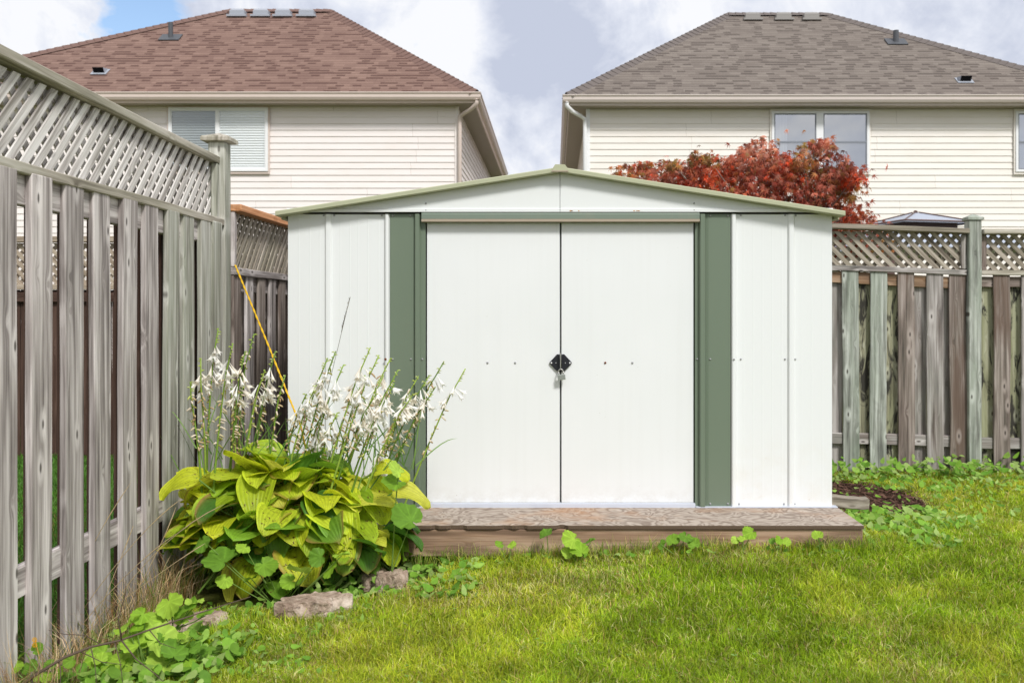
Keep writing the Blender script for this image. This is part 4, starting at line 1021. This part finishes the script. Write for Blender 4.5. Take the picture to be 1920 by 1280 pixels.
weed('low weed between the two single leaves near the right end of the platform', [(1460,1012,9),(1475,1016,9),(1448,1014,7)], 4.88)
weed('small two leaf weed on the platform board, left of the middle', [(936,1020,9),(960,1022,9)], 4.87)
weed('big crinkled round leaves hanging over the left front corner of the visible platform', [(762,968,30),(738,905,24),(742,880,18)], 4.60, Vector((-.78,4.66,gz(-.78,4.66))))
weed('broad round leaved plant under the left side of the hosta', [(412,1048,34),(455,1028,14),(380,1020,18),(500,1062,22),(560,1068,22),(540,1090,16),(595,1045,18),(640,1040,16),(470,1085,14),(420,1090,16),(620,1068,18)], 4.42, Vector((-1.25,4.5,0)))
weed('pale green mallow patch in the bottom left corner, nearest the hosta', [(320,1135,26),(350,1140,24),(365,1128,18),(300,1155,20),(345,1158,18),(385,1150,16),(280,1165,20)], 3.95, P(325,1180,3.95))
weed('large pale mallow plant spreading at the bottom left by the fence', [(240,1165,30),(275,1190,34),(310,1195,36),(250,1210,34),(330,1215,30),(355,1235,30),(300,1245,34),(370,1210,20),(215,1240,34),(345,1262,28),(265,1262,34),(200,1270,34),(310,1275,30),(375,1265,18),(235,1285,30),(180,1225,24)], 3.66, P(285,1290,3.66))
weed('small leafy weed with yellow flower at the foot of the nearest fence boards', [(45,1225,12),(70,1215,12),(55,1250,16),(95,1245,14),(30,1250,14),(80,1270,16),(40,1275,16),(110,1262,14),(130,1240,12)], 3.48, Vector((-1.72,3.45,gz(-1.72,3.45))), name='flowering_weed')
m = MB(); c_ = P(66,1198,3.46)
for k in range(2):
    cc = c_+Vector((0,0,-.018*k))
    for i in range(9):
        a = i*2*math.pi/9; m.poly([cc+Vector((math.cos(a+e)*r_,-.004,math.sin(a+e)*r_)) for e, r_ in ((-.2,.002),(-.25,.008),(0,.011),(.25,.008),(.2,.002))])
m.tube([c_, c_+Vector((.01,.01,-.07))], .0015, 5); m.colour(lin(236,176,20))
_fw = [o for o in COL.objects if o.name.startswith('flowering_weed')][0]; m.build('flower', M['petal'], _fw)

# ------------------------------------------------------------------ rocks
def rock(px_, py_, D, w, d, h, label, seed, rz_=0):
    import bmesh
    bm = bmesh.new(); bmesh.ops.create_icosphere(bm, subdivisions=5, radius=1)
    r = random.Random(seed); o = [r.uniform(0,50) for _ in range(3)]
    from mathutils import noise as mn
    for v in bm.verts:
        n1 = v.co.normalized(); q = n1*1.1+Vector(o)
        k = 1+.34*mn.noise(q)+.20*mn.noise(q*2.4)+.10*mn.noise(q*5.5)+.05*mn.noise(q*12)
        c = n1*k; c.x = max(min(c.x,.99),-1.0); c.z = max(min(c.z,.60+.1*c.x),-.6)+.07*mn.noise(q*4); v.co = Vector((c.x*w,c.y*d,c.z*h))
    me = bpy.data.meshes.new('rock'); bm.to_mesh(me); bm.free(); me.materials.append(M['rock'])
    c = P(px_,py_,D); o_ = bpy.data.objects.new('rock', me)
    link(o_, None, Matrix.Translation((c.x, D, gz(c.x,D)+h*.12)) @ Matrix.Rotation(rz_,4,'Z')); tag(o_, label, 'rock', 'stones edging the planting bed')
rock(590,1100,4.30,.165,.10,.125,'long pale stone in front of the hosta, at the lawn edge',1,.1)
rock(737,1055,4.62,.075,.07,.12,'upright cracked stone below the left end of the platform',8)
rock(700,1060,4.70,.06,.06,.10,'small stone just left of the upright cracked stone',5)
rock(372,1112,4.22,.12,.08,.09,'brown low stone under the hosta near the fence',9,.3)
c_ = P(1597,938,5.75)
plank('edging_timber', M['lattice_back'], None, (1.57,5.80,.252), (1.83,5.77,.246), (0,0,1), .06, .10, n=6, wob=.004)
tag(bpy.data.objects['edging_timber'], 'short pale worn timber edging the mulch bed beside the shed', 'edging')

# ------------------------------------------------------------------ mulch bed
m = MB(); N = 40; cx_, cy_ = 2.12, 7.12
ring = [(cx_+math.cos(a)*.56*(1+.12*math.sin(3*a)), cy_+math.sin(a)*.85*(1+.1*math.cos(4*a))) for a in np.linspace(0,2*math.pi,N,endpoint=False)]
G = [[(cx_+(x-cx_)*q, cy_+(y-cy_)*q, gz(cx_+(x-cx_)*q, cy_+(y-cy_)*q)+.006+.02*(1-q)) for x, y in ring] for q in (1,.8,.6,.4,.2,.02)]
m.grid(G, close=True); tag(m.build('mulch', M['mulch'], smooth=True), kind='structure')
m = MB(); RB = random.Random(4)
for k in range(1800):
    a = RB.uniform(0,6.28); q = math.sqrt(RB.random()); x = cx_+math.cos(a)*.56*q; y = cy_+math.sin(a)*.85*q; z = gz(x,y)+.015+RB.uniform(0,.02)
    an = RB.uniform(0,3.14); l_ = RB.uniform(.01,.04); w_ = RB.uniform(.003,.008); dx = Vector((math.cos(an),math.sin(an),RB.uniform(-.3,.3)))*l_; dy = Vector((-math.sin(an),math.cos(an),RB.uniform(-.5,.5)))*w_; c0 = Vector((x,y,z))
    m.quad(c0-dx-dy,c0+dx-dy*.5,c0+dx+dy,c0-dx+dy*.6); g_ = RB.uniform(.5,1.3); m.colour((.125*g_,.068*g_,.048*g_))
tag(m.build('mulch_chips', M['mulchbit']), kind='stuff')

# ------------------------------------------------------------------ grass (numpy)
def blades(name, X, Y, Hh, Wd, colr, lean, mat, zoff=None, segs=2, **tg):
    n = len(X); Z = gh(X, Y)-.004 if zoff is None else zoff
    ang = RS.uniform(0, 2*np.pi, n); dx, dy = np.cos(ang), np.sin(ang)
    la = RS.uniform(0, 2*np.pi, n); lx, ly = np.cos(la)*lean*Hh, np.sin(la)*lean*Hh
    V = np.zeros((n, 5, 3), np.float32)
    V[:,0] = np.stack([X-dx*Wd, Y-dy*Wd, Z], -1); V[:,1] = np.stack([X+dx*Wd, Y+dy*Wd, Z], -1)
    mx, my, mz = X+lx*.35, Y+ly*.35, Z+Hh*.55
    V[:,2] = np.stack([mx+dx*Wd*.8, my+dy*Wd*.8, mz], -1); V[:,3] = np.stack([mx-dx*Wd*.8, my-dy*Wd*.8, mz], -1)
    V[:,4] = np.stack([X+lx, Y+ly, Z+Hh*(1-.35*lean)], -1)
    me = bpy.data.meshes.new(name); me.vertices.add(n*5); me.vertices.foreach_set('co', V.ravel())
    base = (np.arange(n)*5)[:,None]
    loops = np.concatenate([base+np.array([[0,1,2,3]]), base+np.array([[3,2,4]])], 1).ravel().astype(np.int32)
    me.loops.add(len(loops)); me.loops.foreach_set('vertex_index', loops)
    me.polygons.add(n*2); st_ = (np.arange(n)*7)[:,None]+np.array([[0,4]]); me.polygons.foreach_set('loop_start', st_.ravel().astype(np.int32))
    me.polygons.foreach_set('loop_total', np.tile([4,3], n).astype(np.int32))
    me.update(calc_edges=True)
    A = me.color_attributes.new('Col', 'FLOAT_COLOR', 'POINT'); C = np.ones((n,5,4), np.float32); C[:,:,:3] = colr[:,None,:]
    C[:,4,:3] = np.clip(colr*1.25,0,1); A.data.foreach_set('color', C.ravel())
    me.materials.append(mat); o = bpy.data.objects.new(name, me); link(o); return tag(o, **tg)
def lawn_colour(X, Y, n):
    c1 = np.array(lin(162,192,40)); c2 = np.array(lin(218,220,70)); c3 = np.array(lin(238,228,158)); c4 = np.array(lin(112,156,30)); c5 = np.array(lin(206,176,112))
    p = np.clip((vn(X,Y,1.3,1)*.55+vn(X,Y,4.5,2)*.45-.32)*2.4,0,1)
    f = np.clip(p*.75+RS.uniform(-.35,.35,n),0,1)[:,None]
    c = c1*(1-f)+c2*f
    r = RS.rand(n); dry = vn(X,Y,2.6,5)
    c = np.where((r < .05+.5*np.clip(dry-.55,0,1))[:,None]*np.ones((1,3), bool), c3, c)
    c = np.where(((r > .86)&(r < .93+.4*np.clip(dry-.5,0,1)))[:,None]*np.ones((1,3), bool), c5, c)
    c = np.where(((r > .55)&(r < .72))[:,None]*np.ones((1,3), bool), c*.4+c4*.6, c)
    return c*(.42+.72*RS.rand(n,1)**.8)*(.74+.55*vn(X,Y,7.5,8))[:,None]*np.array([.98,.99,.92])
def keep_lawn(X, Y):
    k = X > FX+.03
    k &= ~((X > XL-.0)&(X < XR+.01)&(Y > DF-.005)&(Y < 8.0))
    k &= Y < RY-.02
    k &= ~(((X+1.27)/.72)**2+((Y-4.86)/.52)**2 < 1)
    k &= ~(((X-cx_)/.50)**2+((Y-cy_)/.8)**2 < 1)
    return k
NB = 470000
D_ = 2.9*(8.4/2.9)**RS.rand(NB*2)          # log spaced: density falls with the square of distance in area terms
tl = RS.uniform(-1120, 960, NB*2)/F
X = D_*tl; Y = D_
k = keep_lawn(X, Y); X, Y = X[k][:NB], Y[k][:NB]; n = len(X)
Hh = (.028+.040*RS.rand(n)**1.5)*(.55+.6*vn(X,Y,3.1,4)+.45*vn(X,Y,11,9))*(1+.25*(RS.rand(n) > .97)); Wd = (.0014+.0015*RS.rand(n)**2)*(Y/4.0)**.6
edge = np.exp(-((Y-(DF-.01))/.10)**2)*((X > XL)&(X < XR)&(Y < DF)); Hh = Hh*(1+.4*edge*RS.rand(n))
blades('grass', X, Y, Hh, Wd, lawn_colour(X,Y,n), RS.uniform(.1,1.0,n), M['grass'], label='short bright green and yellow lawn in front of the shed', cat='grass', kind='stuff')
def tuftsY(name, X, Y, hr, cols_, wd, label, lean=(.1,.8)):
    n = len(X); cc = np.array(cols_)[RS.randint(0,len(cols_),n)]*RS.uniform(.6,1.2,(n,1))
    blades(name, X, Y, RS.uniform(*hr, n), wd*RS.uniform(.6,1.4,n), cc, RS.uniform(*lean, n), M['grass'], label=label, cat='grass', kind='stuff')
n = 42000; Y = 3.0*(8.3/3.0)**RS.rand(n); X = Y*RS.uniform(-1120,960,n)/F; pr_ = (vn(X,Y,3.2,5)*.6+vn(X,Y,8,12)*.4); k = keep_lawn(X,Y)&(pr_ > .53)
tuftsY('thatch', X[k], Y[k], (.012,.035), [lin(214,190,140),lin(190,160,112),lin(168,150,90),lin(226,208,170)], .0013, 'dry straw thatch and clippings lying in the lawn', (1.2,2.2))
n = 2600; X = RS.uniform(-1.2,1.75,n); Y = DF-.004-.07*RS.rand(n)**1.5; k = vn(X,Y*0,5,14) > .45; tuftsY('long_grass', X[k], Y[k], (.05,.15), [lin(130,170,50),lin(170,190,70),lin(100,140,40),lin(210,200,120)], .0013, 'longer uncut grass standing against the platform front')
n = 60000; X = RS.uniform(-7.5, FX-.1, n); Y = 4.0+5.3*RS.rand(n); Hh = .05+.05*RS.rand(n)
c = np.array(lin(84,128,46))*RS.uniform(.6,1.5,(n,1))
blades('grass', X, Y, Hh, .003+.002*RS.rand(n), c, RS.uniform(.1,.9,n), M['grass'], label="longer green grass in the neighbour's yard behind the left fence", cat='grass', kind='stuff')
# dry and green long tufts along the left fence
def tufts(name, n, xr, yr, hr, cols_, wd, label, lean=(.1,.9)):
    X = RS.uniform(*xr, n); Y = RS.uniform(*yr, n); cc = np.array(cols_)[RS.randint(0,len(cols_),n)]*RS.uniform(.7,1.15,(n,1))
    blades(name, X, Y, RS.uniform(*hr, n), wd*RS.uniform(.6,1.3,n), cc, RS.uniform(*lean, n), M['dry'], label=label, cat='grass', kind='stuff')
dryc = [lin(214,184,140),lin(226,200,160),lin(190,156,112),lin(120,130,52),lin(96,116,44),lin(150,112,70)]
tufts('dry_grass', 1700, (FX+.015,FX+.17), (3.1,4.9), (.05,.36), dryc, .0013, 'dry straw coloured grass along the foot of the left fence')
# small broad leaves: ground cover
def cover(name, spots, label):
    m = MB(); R2 = random.Random(77)
    for (xa_, xb_, ya_, yb_, n_, r0, r1, hh) in spots:
        for k in range(n_):
            x, y = R2.uniform(xa_,xb_), R2.uniform(ya_,yb_)
            if XL < x < XR+.01 and DF-.01 < y < 8: continue
            if float(vn(x,y,3.5,6)) < .3: continue
            if ((x-2.05)/.42)**2+((y-7.1)/.55)**2 < 1 and R2.random() < .6: continue
            r = R2.uniform(r0,r1); c0 = Vector((x,y,gz(x,y)+R2.uniform(.01,hh))); nrm = Vector((R2.gauss(0,.4),-.5+R2.gauss(0,.4),1)).normalized()
            a = nrm.cross(Vector((R2.uniform(-1,1),R2.uniform(-1,1),0))).normalized(); b_ = nrm.cross(a); el = R2.uniform(.5,.9)
            base = len(m.v); m.v.append(tuple(c0-nrm*r*.15))
            for i in range(9): t_ = i*2*math.pi/9; m.v.append(tuple(c0+a*math.cos(t_)*r*(1.5 if i == 0 else 1)+b_*math.sin(t_)*r*el+nrm*r*.15*math.cos(2*t_)))
            for i in range(9): m.f.append((base,base+1+i,base+1+(i+1)%9)); m.uv.append(None)
            g_ = R2.uniform(.65,1.1); cc = R2.choice([lin(132,176,62),lin(152,188,84),lin(112,158,54),lin(168,194,110)]); m.colour(tuple(q*g_ for q in cc))
    o = m.build(name, M['leaf'], smooth=True); tag(o, label, 'ground cover', kind='stuff')
cover('ground_cover', [(1.60,2.1,5.0,5.7,260,.012,.03,.05),(1.60,2.4,5.45,6.35,400,.010,.030,.09),(1.7,4.6,7.85,8.36,620,.014,.036,.16),(2.6,4.2,7.2,7.9,120,.012,.03,.06),(1.65,3.1,6.3,8.0,420,.008,.026,.06),(2.3,3.6,7.2,8.2,160,.012,.03,.09)], 'low broad leaved weeds between shed side, mulch bed and rear fence')
cover('ground_cover', [(-1.15,-.35,4.42,4.92,420,.010,.026,.06),(-1.7,-.9,4.1,4.45,300,.008,.022,.05),(-1.87,-1.2,3.2,4.2,900,.010,.030,.10),(-1.2,-.8,3.6,4.4,260,.008,.018,.04),(-.3,1.55,4.84,4.95,110,.008,.02,.05)], 'small leafy weeds around stones at the foot of the hosta')
# scattered clover-like leaves in the lawn
m = MB(); R3_ = random.Random(9)
for k in range(1500):
    y = R3_.uniform(3.2,8.0); x = R3_.uniform(-.6,.52)*y
    if not bool(keep_lawn(np.array([x]), np.array([y]))[0]): continue
    c0 = Vector((x,y,gz(x,y)+R3_.uniform(.025,.045))); r = R3_.uniform(.006,.013)
    for t3 in range(3):
        a0 = t3*2.09+R3_.uniform(0,.5); d_ = Vector((math.cos(a0),math.sin(a0),.15)); s_ = Vector((-math.sin(a0),math.cos(a0),0))
        m.poly([c0, c0+d_*r*.6-s_*r*.5, c0+d_*r*1.2, c0+d_*r*.6+s_*r*.5])
    m.colour(tuple(q*R3_.uniform(.8,1.2) for q in R3_.choice([lin(120,156,60),lin(150,176,90)])))
tag(m.build('clover', M['leaf']), 'tiny clover leaves scattered through the lawn', 'clover', kind='stuff')

# ------------------------------------------------------------------ small things
m = MB(); rp_ = [P(441,497,5.60), P(470,566,5.5), P(505,650,5.35), P(540,738,5.2), P(565,800,5.0), P(575,850,4.9)]; dn_ = []
for i in range(121):
    f = i/120*5; k = min(int(f),4); dn_.append(rp_[k].lerp(rp_[k+1], f-k)+Vector((0,0,-.006*math.sin(math.pi*i/120))))
for h_ in (0, math.pi): m.tube([q+Vector((math.cos(i*.9+h_)*.0026, math.sin(i*.9+h_)*.0026, 0)) for i, q in enumerate(dn_)], .0034, 6)
tag(m.build('rope', M['rope'], smooth=True), 'taut yellow cord running from the fence post down into the hosta', 'cord')
m = MB(); RT = random.Random(2)
def tw(pts, r0, r1):
    pts = [P(*p_) for p_ in pts]; n = len(pts); m.tube(pts, [r0+(r1-r0)*i/(n-1) for i in range(n)], 6)
tw([(20,1300,3.3),(70,1262,3.32),(120,1232,3.35),(170,1212,3.4),(225,1200,3.45),(280,1180,3.5),(340,1160,3.55),(400,1140,3.6),(470,1118,3.7)], .0062, .0016)
tw([(228,1200,3.45),(222,1160,3.45),(236,1110,3.46),(236,1070,3.46)], .0028, .0012)
tw([(228,1200,3.45),(255,1235,3.44),(290,1262,3.43),(320,1290,3.42)], .003, .001)
tw([(215,1204,3.44),(225,1240,3.42),(232,1290,3.4)], .0022, .001); tw([(170,1212,3.4),(178,1245,3.38),(182,1290,3.36)], .0022, .001)
tw([(110,1236,3.35),(114,1260,3.33),(112,1295,3.3)], .0025, .001); tw([(190,1208,3.42),(160,1190,3.4),(120,1188,3.36),(90,1180,3.34)], .002, .0008)
tw([(280,1180,3.5),(300,1205,3.5),(330,1215,3.52)], .002, .0008); tw([(150,1220,3.38),(190,1240,3.36),(230,1245,3.36)], .0018, .0008)
tag(m.build('dead_branch', M['twig'], smooth=True), 'thin bare dead branch lying over weeds in the bottom left corner', 'branch')
m = MB(); m.tube([P(566,920,4.75),P(590,840,4.75),P(612,740,4.72),P(634,650,4.70),P(655,562,4.68)], [.002,.0018,.0015,.0012,.0010], 5); m.colour(lin(120,118,100))
for k in range(60):
    u = k/59; p_ = P(640+16*u,622-62*u,4.685); an = RT.uniform(0,6.28); m.tube([p_, p_+Vector((math.cos(an)*.004,math.sin(an)*.004,.010))], [.0012,.0004], 4)
m.colour(lin(120,116,104)); tag(m.build('grass_stalk', M['dry'], smooth=True), 'single tall grass seed head standing before the white shed wall', 'grass')
m = MB()
for (a, b2, c2) in (((95,1190),(170,1010),(245,905)),((200,1150),(300,1000),(420,945)),((130,1200),(240,1060),(330,1000)),((60,1210),(110,1120),(130,1090)),((150,1150),(260,990),(340,935)),((210,1140),(330,1050),(385,1018)),((250,1120),(310,1010),(330,950)),((180,1160),(230,1040),(250,985))):
    q = [P(*a,4.0),P(*b2,4.05),P(*c2,4.1)]; pts = [q[0].lerp(q[1],u).lerp(q[1].lerp(q[2],u),u) for u in np.linspace(0,1,9)]
    m.tube(pts, [.0014]*6+[.0024,.002,.0006], 4)
m.colour(lin(190,168,130)); tag(m.build('grass_stems', M['dry'], smooth=True), 'arching dry grass seed stems between fence and hosta', 'grass', kind='stuff')
def litter(px_, py_, D, r, col, label):
    c_ = P(px_,py_,D); m = MB(); pts = []
    for i in range(9): a = i*.698; pts.append(c_+Vector((math.cos(a)*r,math.sin(a)*r*.5,math.sin(a)*r*.55+.3*r*math.cos(2*a))))
    base = len(m.v); m.v.append(tuple(c_+Vector((0,0,.1*r)))); m.v += [tuple(p_) for p_ in pts]
    for i in range(9): m.f.append((base,base+1+i,base+1+(i+1)%9)); m.uv.append(None)
    m.colour(col); tag(m.build('fallen_leaf', M['dry']), label, 'leaf')
litter(1318,956,5.38,.012,lin(110,48,28),'curled reddish brown leaf at the foot of the right green door post')
litter(1590,1190,4.05,.016,lin(214,150,96),'pale orange fallen leaf lying in the lawn at right')

# ------------------------------------------------------------------ light, sky, camera
SEL, SAZ = math.radians(46), math.radians(28)     # sun stands behind the camera, to the right
sun = bpy.data.lights.new('sun', 'SUN'); sun.energy = 2.7; sun.angle = math.radians(11); sun.color = (1.0,.985,.965)
so = bpy.data.objects.new('sun', sun); COL.objects.link(so)
sd_ = Vector((math.sin(SAZ)*math.cos(SEL), -math.cos(SAZ)*math.cos(SEL), math.sin(SEL)))
so.rotation_euler = sd_.to_track_quat('Z', 'Y').to_euler(); so.location = (3,-3,8)
w = bpy.data.worlds.new('World'); SC.world = w; w.use_nodes = True; nt = w.node_tree; nt.nodes.clear()
N = nt.nodes.new; Lk = nt.links.new
out = N('ShaderNodeOutputWorld'); bg1 = N('ShaderNodeBackground'); bg2 = N('ShaderNodeBackground'); mx = N('ShaderNodeMixShader')
sky = N('ShaderNodeTexSky'); sky.sky_type = 'NISHITA'; sky.sun_disc = False; sky.sun_elevation = SEL; sky.sun_rotation = math.atan2(sd_.x, sd_.y); sky.altitude = 100
bg1.inputs[1].default_value = .15; Lk(sky.outputs[0], bg1.inputs[0])
tc = N('ShaderNodeTexCoord'); sp = N('ShaderNodeSeparateXYZ'); Lk(tc.outputs['Generated'], sp.inputs[0])
def mth(op, a, b=None):
    x = N('ShaderNodeMath'); x.operation = op
    for i, v in enumerate((a, b)):
        if v is None: continue
        if isinstance(v, (int,float)): x.inputs[i].default_value = v
        else: Lk(v, x.inputs[i])
    return x.outputs[0]
zz = mth('ADD', mth('MAXIMUM', sp.outputs[2], 0), .22)
cb = N('ShaderNodeCombineXYZ'); Lk(mth('DIVIDE', sp.outputs[0], zz), cb.inputs[0]); Lk(mth('DIVIDE', sp.outputs[1], zz), cb.inputs[1])
mpn = N('ShaderNodeMapping'); mpn.inputs['Location'].default_value = (1.35, 2.2, 0.0); mpn.inputs['Scale'].default_value = (1.0,.75,1); Lk(cb.outputs[0], mpn.inputs[0])
def nz(s, d, r, dist=0, loc=None):
    x = N('ShaderNodeTexNoise'); x.inputs['Scale'].default_value = s; x.inputs['Detail'].default_value = d; x.inputs['Roughness'].default_value = r; x.inputs['Distortion'].default_value = dist
    Lk(mpn.outputs[0], x.inputs['Vector']); return x.outputs[0]
def rp(f, stops):
    r = N('ShaderNodeValToRGB'); e = r.color_ramp.elements
    while len(e) < len(stops): e.new(.5)
    for x, (p_, c_) in zip(e, stops): x.position = p_; x.color = (*c_, 1)
    Lk(f, r.inputs[0]); return r.outputs[0]
cover_ = rp(nz(1.1, 6, .55, .4), [(.30,(0,0,0)),(.42,(1,1,1))])
tone = rp(nz(2.2, 6, .5, .3), [(.38,(.47,.51,.62)),(.50,(.66,.69,.77)),(.60,(.78,.79,.83))])
def lobe(px_, py_, rad):
    d = Vector(((px_-CX)/F, 1, -(py_-CY)/F)).normalized(); vd = N('ShaderNodeVectorMath'); vd.operation = 'DISTANCE'; Lk(tc.outputs['Generated'], vd.inputs[0]); vd.inputs[1].default_value = d
    x = N('ShaderNodeMath'); x.operation = 'SUBTRACT'; x.use_clamp = True; x.inputs[0].default_value = 1; Lk(mth('DIVIDE', vd.outputs['Value'], rad), x.inputs[1]); return x.outputs[0]
dirn = tc.outputs['Generated']
def dnoise(sc_, d_=5, r_=.6, dist=.3):
    x = N('ShaderNodeTexNoise'); x.inputs['Scale'].default_value = sc_; x.inputs['Detail'].default_value = d_; x.inputs['Roughness'].default_value = r_; x.inputs['Distortion'].default_value = dist; Lk(dirn, x.inputs['Vector']); return x.outputs[0]
nn_ = dnoise(9.0, 8, .62, .6); fl_n = mth('ADD', mth('MULTIPLY', dnoise(5.0, 8, .6, .8), .75), mth('SUBTRACT', mth('MULTIPLY', nn_, .55), .15))
dk = fl_n
for px_, py_, rad, amt in ((1160,40,.17,-.17),(960,235,.13,-.20),(1000,60,.10,-.08),(700,60,.12,.14),(900,150,.10,.16),(1260,60,.10,.13),(100,50,.16,.10),(180,20,.1,.05),(1750,80,.2,-.05),(600,20,.08,-.10)):
    dk = mth('ADD', dk, mth('MULTIPLY', lobe(px_,py_,rad), amt))
tone = rp(dk, [(.34,(.47,.51,.62)),(.46,(.65,.68,.76)),(.54,(.79,.80,.83))])
hole = mth('ADD', mth('MULTIPLY', lobe(275,25,.085), 1.5), mth('ADD', mth('MULTIPLY', lobe(1890,55,.05), .35), mth('MULTIPLY', mth('SUBTRACT', nn_, .5), 2.6)))
hole = mth('ADD', hole, mth('MULTIPLY', mth('SUBTRACT', 1, cover_), .5))
cover_ = rp(hole, [(.52,(1,1,1)),(.85,(0,0,0))])
Lk(tone, bg2.inputs[0]); bg2.inputs[1].default_value = 1.0
Lk(cover_, mx.inputs[0]); Lk(bg1.outputs[0], mx.inputs[1]); Lk(bg2.outputs[0], mx.inputs[2]); Lk(mx.outputs[0], out.inputs[0])
cam = bpy.data.cameras.new('camera'); co_ = bpy.data.objects.new('camera', cam); COL.objects.link(co_)
co_.location = (0,0,CZ); co_.rotation_euler = (math.pi/2,0,0); cam.sensor_width = 36; cam.lens = F/1920*36
cam.shift_x = (960-CX)/1920; cam.shift_y = -(640-CY)/1920; cam.clip_end = 2000; cam.clip_start = .05
cam.dof.use_dof = True; cam.dof.focus_distance = 5.3; cam.dof.aperture_fstop = 5.0
SC.camera = co_
SC.view_settings.view_transform = 'Standard'; SC.view_settings.look = 'None'; SC.view_settings.gamma = 1; SC.view_settings.exposure = .28
SC.render.engine = 'CYCLES'; SC.cycles.use_denoising = True; SC.cycles.max_bounces = 8; SC.cycles.transparent_max_bounces = 12
